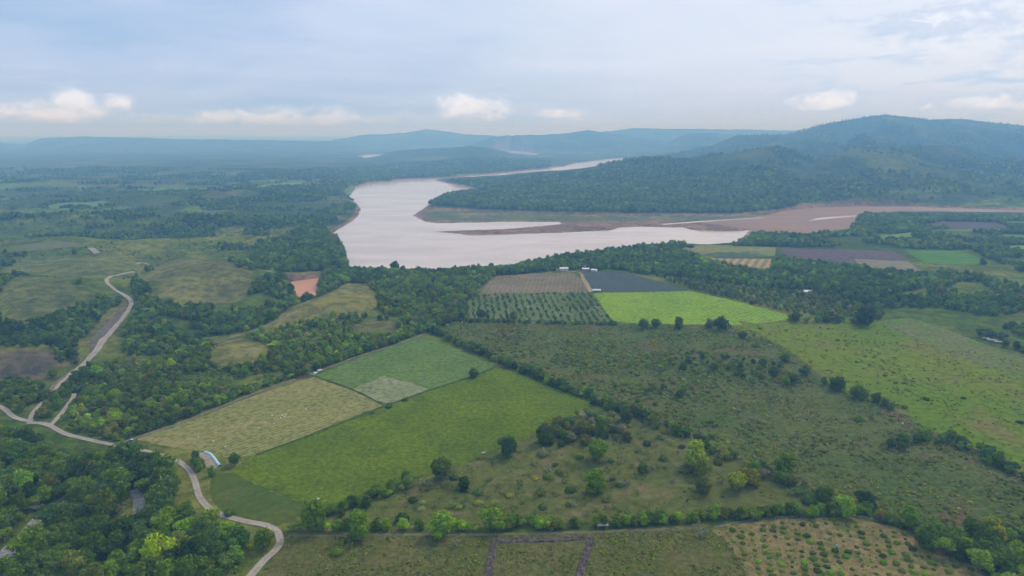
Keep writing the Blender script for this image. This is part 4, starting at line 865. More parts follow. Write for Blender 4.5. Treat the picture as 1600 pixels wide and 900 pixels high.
# trees and bushes that stand out one by one: (kind, (px, py) of the crown's middle, crown width in px, tint, label)
SOLO = [
 ('tree', (933,706), 37, 'bright', 'round bright green tree standing alone in the middle of the shrub-dotted pasture'),
 ('tree', (930,757), 36, 'bright', 'second round bright green tree, just below the lone round one in the shrubby pasture'),
 ('tree', (1086,716), 38, 'lime', 'tall lime green tree topping the pair in the shrubby pasture'),
 ('tree', (1096,735), 28, 'lime', 'smaller lime green tree right under the tall lime one'),
 ('tree', (1098,758), 30, 'olive', 'yellowish olive tree at the foot of the lime green pair'),
 ('tree', (1150,755), 30, 'lime', 'left one of the two yellow-green trees near the right hedge'),
 ('tree', (1172,745), 32, 'yellow', 'right and yellower one of the two yellow-green trees near the right hedge'),
 ('tree', (689,736), 35, 'mid', 'dark round tree alone at the lower edge of the big green crop field'),
 ('tree', (740,583), 17, 'dark', 'small dark tree alone on the edge between green and big crop fields'),
 ('bush', (608,632), 13, 'dark', 'small dark bush at the corner of the straw field'),
 ('bush', (582,642), 10, 'scrub', 'dull low bush left of the dark bush on the straw field edge'),
 ('bush', (633,622), 11, 'olive', 'olive bush at the corner of the pale striped plot'),
 ('bush', (527,857), 23, 'mid', 'solitary yellow-speckled bush in the weedy field left of the turned earth'),
 ('greybush', (714,846), 20, 'grey', 'pale grey-leaved shrub below the wooden gate'),
 ('greybush', (1096,828), 30, 'grey', 'large pale grey shrub at the corner of the bush orchard'),
 ('bush', (358,796), 21, 'dark', 'dark bush beside the road bend on the smooth grass corner'),
 ('tree', (367,720), 20, 'dark', 'small dark tree between the blue tarp and the big crop field'),
 ('bush', (629,805), 24, 'teal', 'rounded bluish bush behind the gap in the long hedge'),
 ('bush', (645,778), 18, 'dark', 'dark low bush in the left part of the shrubby pasture'),
 ('tree', (725,757), 24, 'deep', 'dark rounded shrub tree in the left part of the shrubby pasture'),
 ('greybush', (668,755), 22, 'grey', 'grey-green thin shrub left of the dark rounded shrub tree'),
 ('tree', (770,812), 38, 'bright', 'bright green spreading tree between the two lengths of long hedge'),
 ('tree', (850,680), 32, 'dark', 'dark tree clump at the right corner of the big crop field'),
 ('tree', (795,702), 30, 'teal', 'bluish green spreading tree at the upper edge of the shrubby pasture'),
 ('bush', (848,703), 22, 'grey', 'silvery grey bush under the dark tree at the crop field corner'),
 ('tree', (912,672), 24, 'olive', 'olive tree right of the crop field corner'),
 ('tree', (940,670), 26, 'mid', 'mid green tree just above the lone round bright tree'),
 ('tree', (978,650), 30, 'teal', 'dark bluish tree in the hollow where the hedges meet'),
 ('tree', (1224,728), 36, 'bright', 'bright-topped tree on the right hedge beside the rough pasture'),
 ('tree', (1322,797), 30, 'bright', 'bright green tree at the right end of the long hedge'),
 ('tree', (1352,780), 30, 'deep', 'very dark tree beside the bright one at the end of the long hedge'),
 ('tree', (1420,806), 26, 'bright', 'yellowish green tree above the lower right hedge'),
 ('tree', (1546,822), 28, 'lime', 'lime green tree on the top of the lower right wood'),
 ('tree', (1555,842), 30, 'yellow', 'golden green tree inside the lower right wood'),
 ('bush', (1264,778), 24, 'teal', 'grey-blue round bush near the bottom of the right hedge'),
 ('greybush', (1558,772), 16, 'grey', 'pale leafless-looking shrub on the lower right of the rough pasture'),
 ('bush', (1408,777), 13, 'dark', 'small dark bush on the bare patch of the rough pasture'),
 ('bush', (1342,652), 16, 'dark', 'dark small bush in the rough pasture below the hedge gap'),
 ('bush', (1593,657), 12, 'deep', 'dark small bush at the right edge on the brown-tinged pasture'),
 ('bush', (1447,621), 11, 'dark', 'small dark bush on the smooth right pasture'),
 ('bush', (1505,620), 9, 'deep', 'tiny very dark bush on the smooth right pasture'),
 ('tree', (1005,507), 18, 'dark', 'leftmost round tree on the lower edge of the brightest field'),
 ('tree', (1024,505), 17, 'dark', 'second tree from the left on the lower edge of the brightest field'),
 ('tree', (1060,507), 18, 'dark', 'round dark tree halfway along the lower edge of the brightest field'),
 ('tree', (1127,507), 24, 'deep', 'biggest tree on the lower edge of the brightest field'),
 ('tree', (1108,507), 15, 'scrub', 'small pale tree touching the biggest one below the brightest field'),
 ('tree', (1160,523), 15, 'dark', 'dark small tree on the pasture corner below the brightest field'),
 ('bush', (1180,537), 13, 'mid', 'mid green bush right of the small tree on the pasture corner'),
 ('tree', (1243,498), 16, 'dark', 'dark tree at the right tip of the brightest field'),
 ('tree', (1350,498), 30, 'teal', 'large bluish tree between the dark orchard and the right pasture'),
 ('tree', (751,492), 15, 'deep', 'dark tree at the left end of the young orchard hedge'),
 ('tree', (802,496), 14, 'scrub', 'greyish tree on the lower edge of the young orchard'),
 ('tree', (1227,558), 18, 'mid', 'round green tree on the rough pasture near the yellow-green slope'),
 ('tree', (1209,582), 16, 'deep', 'dark tree at the left end of the small pasture clump'),
 ('tree', (1257,580), 17, 'deep', 'dark tree in the middle of the small pasture clump'),
 ('tree', (1238,592), 20, 'dark', 'wide dark tree at the bottom of the small pasture clump'),
 ('tree', (1310,602), 22, 'deep', 'very dark spreading tree starting the short pasture hedge'),
 ('tree', (1342,614), 24, 'mid', 'round green tree second in the short pasture hedge'),
 ('tree', (249,868), 52, 'lime', 'large lime green tree at the bottom of the lower left forest'),
 ('tree', (165,790), 44, 'mid', 'broad green tree right of the gravel stream bed in the forest'),
 ('tree', (85,806), 42, 'teal', 'grey-green feathery tree hanging over the gravel stream bed'),
 ('tree', (250,775), 34, 'mid', 'round green tree on the right side of the grey gravel opening'),
 ('tree', (192,722), 46, 'deep', 'huge very dark tree covering the road in the lower left forest'),
 ('tree', (252,742), 34, 'teal', 'pale-stemmed tall tree beside the road bend'),
 ('tree', (412,846), 30, 'bright', 'bright green tree on the inner side of the road bend at the bottom'),
 ('tree', (285,625), 22, 'lime', 'brightest lime tree of the thicket above the straw field'),
 ('tree', (180,620), 22, 'lime', 'leftmost lime tree of the thicket near the road fork'),
 ('tree', (240,637), 18, 'bright', 'bright tree low in the thicket above the road'),
 ('tree', (250,575), 14, 'lime', 'small lime tree high in the left part of the thicket'),
 ('tree', (268,570), 14, 'lime', 'small lime tree right beside the other high in the thicket'),
 ('tree', (306,572), 18, 'bright', 'bright green tree near the brown grassy clearing of the thicket'),
 ('tree', (383,582), 16, 'bright', 'bright tree just under the grassy clearing of the thicket'),
 ('tree', (410,563), 17, 'bright', 'bright tree between the clearing and the left hedge'),
 ('tree', (501,566), 20, 'bright', 'bright green tree on top of the hedge by the parked truck'),
 ('tree', (548,516), 11, 'yellow', 'small bright yellow tree below the grassy knoll'),
 ('tree', (521,494), 12, 'lime', 'lime green tree on the dark row under the knoll'),
 ('tree', (152,582), 20, 'bright', 'rounded bright tree just right of the climbing road'),
 ('tree', (617,419), 16, 'deep', 'tallest tree top standing against the river at the near shore'),
 ('tree', (1078,387), 13, 'deep', 'flat umbrella-shaped tree standing against the river'),
 ('tree', (1357,366), 9, 'deep', 'dark tree by the reddish muddy flat at right'),
 ('tree', (1240,371), 14, 'deep', 'dark tree group on the muddy river shore'),
 ('tree', (486,464), 9, 'dark', 'small tree standing in front of the orange pond'),
 ('greybush', (958,745), 16, 'grey', 'thin grey shrub between the two round bright trees'),
 ('bush', (836,744), 14, 'yellow', 'yellow flowering bush in the shrubby pasture'),
 ('tree', (560,822), 46, 'bright', 'big bright green tree at the right end of the first length of long hedge'),
 ('tree', (490,812), 46, 'mid', 'big green tree where the long hedge meets the field end trees'),
 ('tree', (690,822), 40, 'bright', 'large bright green tree in the second length of long hedge'),
]
for (k, px, s, pal, lab) in SOLO: one('solo', k, px, s, pal, lab)

# ------------------------------------------------------------------ from places to objects
VAR = {'tree': ([0, 1, 2, 3, 4, 5], [8, 9, 10], [11, 12]), 'shrub': ([13, 14, 15], [16, 17], [16, 17]), 'bush': ([13, 14, 15], [16, 17], [16, 17]),
       'greybush': ([6, 7], [6, 7], [16, 17]), 'crop': ([18, 19],) * 3, 'tuft': ([20, 21],) * 3}
NAME = {'tree': 'tree', 'shrub': 'shrub', 'bush': 'bush', 'greybush': 'thin_shrub'}
Z_ = {}   # zone -> wording
TXT = {
 'forest': ('in the dense forest at lower left', 'trees of the lower left forest'), 'thicket': ('in the thicket above the straw field', 'trees of the thicket'),
 'junction_wood': ('by the road junction at the left edge', 'trees by the road junction'), 'ravine_wood': ('in the wooded ravine beside the climbing road', 'trees of the ravine'),
 'bank_wood': ('on the wooded left bank above the pond', 'trees of the left bank'), 'woodland': ('in the woodland left of the young orchard', 'trees of the woodland'),
 'shore_trees': ('on the near shore of the river', 'trees of the near shore'), 'farm_woods': ('in the woods around the farmhouses', 'trees around the farmhouses'),
 'dark_orchard': ('in the dark planted orchard at right', 'trees of the dark orchard'), 'grey_orchard': ('in the grey-green plantation by the brightest field', 'trees of the grey-green plantation'),
 'right_plain': ('on the far right plain below the mountain', 'trees of the right plain'), 'left_hedge': ('in the hedge above the straw field', 'trees of the left hedge'),
 'middle_hedge': ('in the hedge above the big crop field', 'trees of the middle hedge'), 'right_hedge': ('in the hedge of the shrubby pasture', 'trees of the right hedge'),
 'corner_wood': ('in the wood at the lower right corner', 'trees of the lower right wood'), 'long_hedge': ('in the long hedge above the weedy field', 'trees of the long hedge'),
 'field_end_trees': ('at the foot of the big crop field', 'trees at the end of the big crop field'), 'orchard_hedge': ('in the low hedge under the young orchard', 'trees of the low orchard hedge'),
 'pasture_hedge': ('in the broken hedge of the right pasture', 'trees of the right pasture hedge'), 'roadside_trees': ('beside the road near the tan soil', 'trees beside the road'),
 'tree_edge': ('on the edge of the right pasture', 'trees on the orchard edge'), 'dark_grove': ('in the dark grove over the livestock shelters', 'trees of the dark grove'),
 'row_trees': ('in the straight far row on the left plain', 'trees of the far row'), 'orchard_rows': ('in the rows of the young orchard', 'trees of the young orchard'),
 'bush_orchard': ('in the bush orchard at lower right', 'bushes of the bush orchard'), 'rough_scrub': ('in the rough scrubby pasture', 'scrub of the rough pasture'),
 'yellow_scrub': ('on the yellow-green slope at right', 'shrubs of the yellow-green slope'), 'open_pasture': ('on the smooth right pasture', 'shrubs of the right pasture'),
 'savanna': ('in the shrubby pasture', 'shrubs of the shrubby pasture'), 'knoll': ('on the grassy knoll', 'shrubs of the knoll'), 'knoll_trees': ('on top of the grassy knoll', 'trees on the knoll'),
 'knoll_hedge': ('in the dark row under the grassy knoll', 'trees under the knoll'), 'weeds': ('in the weedy field at the bottom', 'shrubs of the weedy field'), 'left_plain': ('on the rolling left plain', 'trees of the left plain'),
 'peninsula_forest': ('on the forested peninsula', 'trees of the peninsula'), 'mountain_forest': ('on the forested mountain', 'trees of the mountain'),
}
STUFF = {'big_field_crop': 'low leafy crop covering the big deep green field', 'straw_field_crop': 'yellowing crop rows in the straw coloured field', 'green_field_crop': 'crop rows of the mid green field',
 'bright_field_crop': 'yellow-green crop rows of the brightest field', 'rough_grass': 'rough grass tufts all over the scrubby pasture', 'weedy_grass': 'weeds and grass of the bottom field', 'pasture_grass': 'grass tufts scattered over the open ground'}
def ordinal(n):
    return '%d%s' % (n, 'th' if 10 <= n % 100 <= 20 else {1: 'st', 2: 'nd', 3: 'rd'}.get(n % 10, 'th'))
def project(P):
    d = P - np.array([0, 0, CAMH]); dep = d[:, 1] * cp - d[:, 2] * sp; up = d[:, 1] * sp + d[:, 2] * cp
    return 800 + F * d[:, 0] / dep, 450 - F * up / dep, dep
rows_ = []
for zi, (zone, kind, pts, S, pals, lab) in enumerate(ALL):
    Z = hgt(pts[:, 0], pts[:, 1])
    for i in range(len(pts)): rows_.append((zone, kind, pts[i, 0], pts[i, 1], Z[i], S[i], pals[i], lab))
N = len(rows_); P3 = np.array([[r[2], r[3], r[4]] for r in rows_]); SZ = np.array([r[5] for r in rows_]); PX, PY, DEP = project(P3 + np.stack([0 * SZ, 0 * SZ, SZ * .4], 1))
APP = SZ / DEP * F
inview = (PX > -3) & (PX < 1603) & (PY > 0) & (PY < 903)
keep = (PX > -160) & (PX < 1760) & (PY < 1010)
kinds = np.array([r[1] for r in rows_]); solo = np.array([r[7] is not None for r in rows_]); zn = np.array([r[0] for r in rows_])
single = solo.copy()
for ks, lim in ((('tree',), 300), (('shrub',), 290), (('bush',), 280), (('greybush',), 290)):
    m = np.isin(kinds, ks) & inview & ~solo; j = np.where(m)[0]; room = lim - int((solo & np.isin(kinds, ks)).sum()); j = j[np.argsort(-APP[j])][:room]; single[j] = True
tone = (.62 + .95 * fbm(P3[:, 0] / 45, P3[:, 1] / 45, 3, 301)) * np.where(np.isin(kinds, ('crop', 'tuft')), 1.05, 1.27)
tone[solo] = 1.12
def tint_of(pal):
    c = np.array(PAL[pal]) * (1 + rng.normal(0, .2)) * (1 + rng.normal(0, .05, 3)); return [float(max(v, .005)) for v in c]
# number the single plants of a zone from left to right for their labels
ordn = {}
for z in set(zn[single & ~solo]):
    for k in ('tree', 'shrub', 'bush', 'greybush'):
        j = np.where(single & ~solo & (zn == z) & (kinds == k))[0]
        for c in set(rows_[q][6] for q in j):
            jj = sorted([q for q in j if rows_[q][6] == c], key=lambda q: PX[q])
            for r_, q in enumerate(jj): ordn[q] = (r_ + 1, len(jj))
SMALLW = {'tree': 'tree', 'shrub': 'shrub', 'bush': 'bush', 'greybush': 'thin shrub'}
for q in np.where(single)[0]:
    zone, kind, x, y, z, s, pal, lab = rows_[q]; v = VAR[kind][0]; pi = v[int(rng.integers(len(v)))]
    pi = pi if not (solo[q] and kind == 'tree') else int(rng.integers(4)); cm, tm, jm = PROTO[pi]; rot = float(rng.random() * 6.28); sc = (s * rng.uniform(.9, 1.1), s * rng.uniform(.9, 1.1), s * rng.uniform(.85, 1.15) * (1.0 if kind == 'tree' else .9))
    if lab and 'umbrella' in lab: cm, tm, jm = PROTO[4]
    t = [float(c * tone[q]) for c in tint_of(pal)]
    if tm is not None and APP[q] > 5:
        r0 = empty(NAME[kind], (x, y, z - .1), rot)
        c_ = mobj('crown', cm, r0, scale=sc); c_['tint'] = t; t_ = mobj('trunk', tm, r0, scale=sc); t_['tint'] = t
    else:
        r0 = mobj(NAME[kind], jm, None, (x, y, z - .1), rot, sc); r0['tint'] = t
    if lab: tag(r0, lab, SMALLW[kind].split()[-1])
    else:
        o_, n_ = ordn[q]; where, grp = TXT[zone]
        where = where.replace('the dense forest', 'the dense forest')
        lb = (f"{ordinal(o_)} {WORD[pal]} {SMALLW[kind]} from left " if n_ > 1 else f"only {WORD[pal]} {SMALLW[kind]} ") + where
        tag(r0, lb, SMALLW[kind].split()[-1], grp if kind == 'tree' or 'shrub' in grp or 'bush' in grp else grp.replace('trees', 'shrubs'))

# the rest: one scatter of instanced models per stretch of vegetation
def gn_group(nmod):
    g = bpy.data.node_groups.new('plant_models', 'GeometryNodeTree')
    g.interface.new_socket('Geometry', in_out='INPUT', socket_type='NodeSocketGeometry'); g.interface.new_socket('Geometry', in_out='OUTPUT', socket_type='NodeSocketGeometry')
    n = g.nodes; L = g.links; gi = n.new('NodeGroupInput'); go = n.new('NodeGroupOutput')
    iop = n.new('GeometryNodeInstanceOnPoints'); ci = n.new('GeometryNodeCollectionInfo'); ci.inputs['Collection'].default_value = PC
    ci.inputs['Separate Children'].default_value = True; ci.inputs['Reset Children'].default_value = True
    def A(nm_, t):
        a = n.new('GeometryNodeInputNamedAttribute'); a.data_type = t; a.inputs['Name'].default_value = nm_; return a.outputs['Attribute']
    e2r = n.new('FunctionNodeEulerToRotation'); L.new(A('rot', 'FLOAT_VECTOR'), e2r.inputs[0])
    m2p = n.new('GeometryNodeMeshToPoints')
    L.new(gi.outputs[0], m2p.inputs[0]); L.new(m2p.outputs[0], iop.inputs['Points']); L.new(ci.outputs[0], iop.inputs['Instance'])
    iop.inputs['Pick Instance'].default_value = True; L.new(A('idx', 'INT'), iop.inputs['Instance Index']); L.new(e2r.outputs[0], iop.inputs['Rotation']); L.new(A('siz', 'FLOAT_VECTOR'), iop.inputs['Scale'])
    L.new(iop.outputs[0], go.inputs[0]); return g
GN = gn_group(len(PROTO))
def stuff_obj(name, idxs, label, cat):
    n = len(idxs); P = P3[idxs].copy(); S = SZ[idxs]; P[:, 2] -= .1
    me = bpy.data.meshes.new(name); me.vertices.add(n); me.vertices.foreach_set('co', P.astype(np.float32).ravel())
    pid = np.zeros(n, np.int32); tints = np.zeros((n, 4), np.float32); tints[:, 3] = 1
    for a, q in enumerate(idxs):
        v = VAR[kinds[q]]; l = v[0] if APP[q] > 13 else (v[1] if APP[q] > 5.5 else v[2]); pid[a] = l[int(rng.integers(len(l)))]
        tints[a, :3] = np.array(tint_of(rows_[q][6])) * tone[q]
    rot = np.zeros((n, 3), np.float32); rot[:, 2] = rng.uniform(0, 6.28, n); sc = S[:, None] * rng.uniform(.85, 1.15, (n, 3))
    a = me.attributes.new('idx', 'INT', 'POINT'); a.data.foreach_set('value', pid)
    a = me.attributes.new('rot', 'FLOAT_VECTOR', 'POINT'); a.data.foreach_set('vector', rot.ravel())
    a = me.attributes.new('siz', 'FLOAT_VECTOR', 'POINT'); a.data.foreach_set('vector', sc.astype(np.float32).ravel())
    a = me.attributes.new('tint', 'FLOAT_COLOR', 'POINT'); a.data.foreach_set('color', tints.ravel())
    o = mobj(name, me); m = o.modifiers.new('plants', 'NODES'); m.node_group = GN
    tag(o, label, cat, kind='stuff')
rest = keep & ~single
for z in dict.fromkeys(r[0] for r in rows_):
    for ks, suffix in ((('tree',), 'woodland'), (('shrub', 'bush', 'greybush'), 'scrub'), (('crop', 'tuft'), '')):
        j = np.where(rest & (zn == z) & np.isin(kinds, ks))[0]
        if not len(j): continue
        if z in STUFF: stuff_obj('crop' if 'crop' in z else 'grass', j, STUFF[z], 'crop' if 'crop' in z else 'grass')
        else: stuff_obj(suffix, j, ('mass of trees ' if suffix == 'woodland' else 'low shrubs ') + TXT.get(z, ('in the valley',))[0], suffix)
print('PLANTS', N, 'kept', int(rest.sum()), 'single', int(single.sum()))

# ------------------------------------------------------------------ buildings, vehicles, gates, fences, small things
def box(V, Fs, c, s, rz_=0, taper=1.0):
    b = len(V); ca, sa = math.cos(rz_), math.sin(rz_)
    for dz in (-1, 1):
        k = taper if dz > 0 else 1
        for dx, dy in ((-1, -1), (1, -1), (1, 1), (-1, 1)):
            x, y = dx * s[0] / 2 * k, dy * s[1] / 2 * k; V.append((c[0] + x * ca - y * sa, c[1] + x * sa + y * ca, c[2] + dz * s[2] / 2))
    for f in ((0, 3, 2, 1), (4, 5, 6, 7), (0, 1, 5, 4), (1, 2, 6, 5), (2, 3, 7, 6), (3, 0, 4, 7)): Fs.append(tuple(b + q for q in f))
def part(name, parent, boxes, mat, loc=(0, 0, 0)):
    V = []; Fs = []
    for bx in boxes: box(V, Fs, *bx)
    return mobj(name, mesh(name, V, Fs, mat), parent, loc)
def corrugated(name, parent, w, d, z0, z1, mat, ridge=True, over=.5, n=28):
    """sheet roof: two slopes (or one) with raised ribs and thickness"""
    V = []; Fs = []; xs = np.linspace(-w / 2 - over, w / 2 + over, n * 2 + 1)
    prof = [(-d / 2 - over, z0 - .15), (0, z1), (d / 2 + over, z0 - .15)] if ridge else [(-d / 2 - over, z0), (d / 2 + over, z1)]
    for t in (0, -.08):
        for (y, z) in prof:
            for i, x in enumerate(xs): V.append((x, y, z + t + (.06 if i % 2 else 0)))
    m = len(xs); k = len(prof)
    for t in range(2):
        o_ = t * k * m
        for r_ in range(k - 1):
            for i in range(m - 1):
                q = (o_ + r_ * m + i, o_ + r_ * m + i + 1, o_ + (r_ + 1) * m + i + 1, o_ + (r_ + 1) * m + i); Fs.append(q if t == 0 else q[::-1])
    h = k * m
    for i in range(m - 1):
        Fs.append((i, h + i, h + i + 1, i + 1)); e = (k - 1) * m; Fs.append((e + i + 1, h + e + i + 1, h + e + i, e + i))
    for r_ in range(k - 1):
        Fs.append((r_ * m, (r_ + 1) * m, h + (r_ + 1) * m, h + r_ * m)); e = m - 1; Fs.append(((r_ + 1) * m + e, r_ * m + e, h + r_ * m + e, h + (r_ + 1) * m + e))
    return mobj(name, mesh(name, V, Fs, mat), parent)
M_TIN = plain('zinc_sheet', (.60, .61, .62), .45, .12, .6, 0, .5); M_TILE = plain('orange_tile', (.55, .27, .12), .85, .25, 1.2); M_WALL = plain('whitewash', (.62, .60, .55), .9, .15, .8)
M_BRICK = plain('brick_wall', (.38, .22, .16), .9, .2, 2); M_WOOD = plain('old_wood', (.20, .16, .12), .9, .3, 4); M_WPOST = plain('pale_wood', (.27, .25, .21), .85, .2, 4); M_DARK = plain('dark_opening', (.03, .03, .035), .6, .1, 1)
M_GLASS = plain('window_glass', (.05, .06, .07), .15, .1, 1, 0, .6); M_TYRE = plain('rubber', (.03, .03, .03), .9, .1, 4); M_PAINTW = plain('white_paint', (.72, .72, .70), .35, .06, 2, 0, .5)
M_PAINTB = plain('navy_paint', (.03, .05, .14), .3, .1, 2, 0, .5); M_RED = plain('dark_red_plastic', (.22, .025, .04), .5, .2, 2); M_PINK = plain('faded_red', (.48, .2, .17), .6, .2, 2); M_TARP = plain('pale_blue_tarp', (.42, .60, .66), .5, .15, 2, 0, .4)
M_GREYB = plain('grey_thatch', (.30, .30, .27), .9, .25, 2); M_COW_W = plain('pale_hide', (.62, .58, .50), .85, .1, 3); M_COW_D = plain('dark_hide', (.035, .03, .028), .8, .2, 3); M_STRAWC = plain('sack_cloth', (.66, .66, .62), .9, .1, 5); M_CYAN = plain('turquoise_plastic', (.10, .50, .55), .4, .1, 3)
def ground_at(px): p = at([px])[0]; return (float(p[0]), float(p[1]), float(p[2]))
def house(px, w, d, h, rz_, roofm, wallm, label, ridge=True, cat='house', name='farmhouse', door=True, wins=2):
    g = ground_at(px); r0 = empty(name, g, rz_); tag(r0, label, cat)
    part('wall', r0, [((0, -d / 2, h / 2), (w, .2, h)), ((0, d / 2, h / 2), (w, .2, h)), ((-w / 2, 0, h / 2), (.2, d - .22, h)), ((w / 2, 0, h / 2), (.2, d - .22, h))], wallm)
    if ridge:
        V = []; Fs = []
        for sx in (-1, 1):
            b = len(V); x = sx * w / 2
            for dx in (-.1, .1): V += [(x + dx, -d / 2, h), (x + dx, d / 2, h), (x + dx, 0, h + d * .19)]
            Fs += [(b, b + 1, b + 2), (b + 5, b + 4, b + 3), (b, b + 2, b + 5, b + 3), (b + 1, b + 4, b + 5, b + 2)]
        mobj('gable', mesh('gable', V, Fs, wallm), r0)
    corrugated('roof', r0, w, d, h + .12, h + .12 + (d * .22 if ridge else .7), roofm, ridge)
    if door: part('door', r0, [((w * .08, -d / 2 - .12, 1.02), (1.0, .06, 2.04))], M_WOOD)
    for k in range(wins):
        x = (-.32 + .62 * k / max(wins - 1, 1)) * w
        f = part('window', r0, [((x, -d / 2 - .12, 1.55), (1.1, .05, 1.0))], M_GLASS)
        part('frame', f, [((x, -d / 2 - .16, 2.09), (1.26, .06, .09)), ((x, -d / 2 - .16, 1.01), (1.26, .06, .09))], M_WPOST)
    return r0
house((881,422.5), 11, 6, 3, .05, M_TIN, M_WALL, 'white-roofed farmhouse, leftmost above the ploughed field')
house((915,423), 9, 5, 2.8, -.1, M_TIN, M_BRICK, 'farmhouse with pale lilac metal roof left of the orange roof end')
house((910,419), 11, 6, 3.2, .25, M_TILE, M_BRICK, 'orange-tiled farmhouse behind the pale-roofed one')
house((928.5,424.5), 7, 5, 2.6, -.35, M_TIN, M_WALL, 'small grey-roofed farm shed nearest the dark field', wins=1)
house((948,414.5), 6, 4.5, 2.8, .1, M_TIN, M_WALL, 'small bright white roof standing apart among trees', wins=1)
house((899,418.5), 3, 3, 2.8, .1, M_TIN, M_WALL, 'tiny white hut between the white-roofed and orange-roofed farmhouses', wins=1)
house((945,418), 6, 3, 2.2, -.5, M_GREYB, M_WOOD, 'low grey shed on the bare yard at the end of the farm', wins=1)
house((1263,459), 10, 6, 3, -.15, M_TIN, M_WALL, 'white-roofed shed alone inside the dark orchard', name='orchard_shed', cat='shed')
house((1061,406), 7, 4, 3, .1, M_TIN, M_WALL, 'tiny pale-roofed house in woods left of the striped orange field', name='forest_house')
for px, w, lab in (((1540,531.5), 6, 'left section of the low white-roofed shelters under the dark grove'), ((1550,534), 9, 'middle section of the low white-roofed shelters under the dark grove'), ((1561,537), 8, 'right section of the low white-roofed shelters under the dark grove')):
    house(px, w * .8, 1.5, 1.5, -.32, M_GREYB, M_WOOD, lab, ridge=False, name='livestock_shelter', cat='shed', door=False, wins=0)
def shelter(px, w, d, h, rz_, roofm, label, name='open_shelter'):
    g = ground_at(px); r0 = empty(name, g, rz_); tag(r0, label, 'shelter')
    for sx in (-1, 1):
        for sy in (-1, 1): part('post', r0, [((sx * w * .46, sy * d * .44, h / 2 - .1), (.2, .2, h + .2))], M_WPOST)
    part('beam', r0, [((0, -d * .44, h + .06), (w, .14, .14)), ((0, d * .44, h + .06), (w, .14, .14))], M_WOOD)
    corrugated('roof', r0, w, d, h + .25, h + .25 + d * .2, roofm, True, .4, 14); return r0
shelter((941,826), 4.4, 2.8, 2.4, .06, M_GREYB, 'small grey-roofed open shelter under the long hedge')
shelter((932,456.5), 9, 4.5, 2.6, 0, M_TIN, 'bright white flat-looking roof at the corner of the dark field', name='field_shelter')
# wheels and vehicles
def wheel(parent, x, y, r_=.4, w=.26):
    V = []; Fs = []; n = 12
    for sy in (-1, 1):
        for k in range(n): a = 6.283 * k / n; V.append((x + math.cos(a) * r_, y + sy * w / 2, r_ + math.sin(a) * r_))
    for k in range(n): Fs.append((k, (k + 1) % n, n + (k + 1) % n, n + k))
    Fs += [tuple(range(n))[::-1], tuple(range(n, 2 * n))]
    o = mobj('wheel', mesh('wheel', V, Fs, M_TYRE), parent)
    s = 1 if y > 0 else -1; part('rim', o, [((x, y + s * (w / 2 + .02), r_), (r_ * .9, .04, r_ * .9))], M_PAINTW); return o
def profile(name, parent, pts, w, mat, inset=0):
    V = []; Fs = []; n = len(pts)
    zm = max(p[1] for p in pts)
    for sy in (-1, 1):
        for (x, z) in pts: V.append((x, sy * (w / 2 - inset * max(0, z - .9)), z))
    for k in range(n): Fs.append((k, n + k, n + (k + 1) % n, (k + 1) % n))
    Fs += [tuple(range(n)), tuple(range(n, 2 * n))[::-1]]
    bm = bmesh.new(); me = mesh(name, V, Fs, mat); bm.from_mesh(me); bmesh.ops.recalc_face_normals(bm, faces=bm.faces[:]); bmesh.ops.bevel(bm, geom=bm.edges[:], offset=.05, segments=1, affect='EDGES'); bm.to_mesh(me); bm.free()
    return mobj(name, me, parent)
g = ground_at((491.5,585)); tr = empty('pickup_truck', g, RD6 + .25); tag(tr, 'white pickup truck parked at the corner of the straw field', 'truck')
profile('body', tr, [(-2.6, .5), (-2.6, 1.05), (.2, 1.1), (.25, 1.05), (1.5, 1.1), (2.6, 1.0), (2.65, .5)], 1.85, M_PAINTW)
profile('cabin', tr, [(-.6, 1.05), (-.45, 1.75), (.9, 1.78), (1.55, 1.1)], 1.65, M_PAINTW, .1)
part('windscreen', tr, [((1.28, 0, 1.44), (.1, 1.3, .45))], M_GLASS); part('bed', tr, [((-1.65, 0, 1.12), (1.7, 1.5, .06))], M_DARK)
for x in (-1.7, 1.7):
    for y in (-.85, .85): wheel(tr, x, y)
for y in (-.65, .65): part('headlight', tr, [((2.66, y, .85), (.06, .3, .16))], M_TIN)
g2 = ground_at((495,582.5)); cart = empty('flatbed_trailer', (g2[0] + 1.5, g2[1] + 3, g2[2]), RD6); tag(cart, 'white loaded trailer standing behind the pickup truck', 'trailer')
part('bed', cart, [((0, 0, .9), (4.2, 2, .14))], M_PAINTW); part('load', cart, [((-.9, 0, 1.3), (1.6, 1.6, .65), 0, .9), ((.9, .1, 1.22), (1.4, 1.5, .5), .1, .85)], M_STRAWC); wheel(cart, -.9, -.9); wheel(cart, -.9, .9); part('drawbar', cart, [((2.8, 0, .7), (1.6, .1, .1))], M_WOOD)
g = ground_at((207,690)); car = empty('parked_car', g, .2); tag(car, 'small dark blue car half hidden by trees at the field entrance', 'car')
profile('body', car, [(-2, .4), (-2.05, .85), (-1.1, .98), (1.1, .95), (2, .8), (2.05, .4)], 1.7, M_PAINTB); profile('cabin', car, [(-1.35, .95), (-.9, 1.42), (.45, 1.44), (1.1, .96)], 1.5, M_PAINTB, .2)
part('roof', car, [((-.2, 0, 1.46), (1.3, 1.15, .05))], M_PAINTW)
for x in (-1.25, 1.3):
    for y in (-.8, .8): wheel(car, x, y, .32, .2)
g = ground_at((495,783)); pc = empty('farm_cart', g, .35); tag(pc, 'faded red farm cart loaded with pale sacks below the big crop field', 'cart')
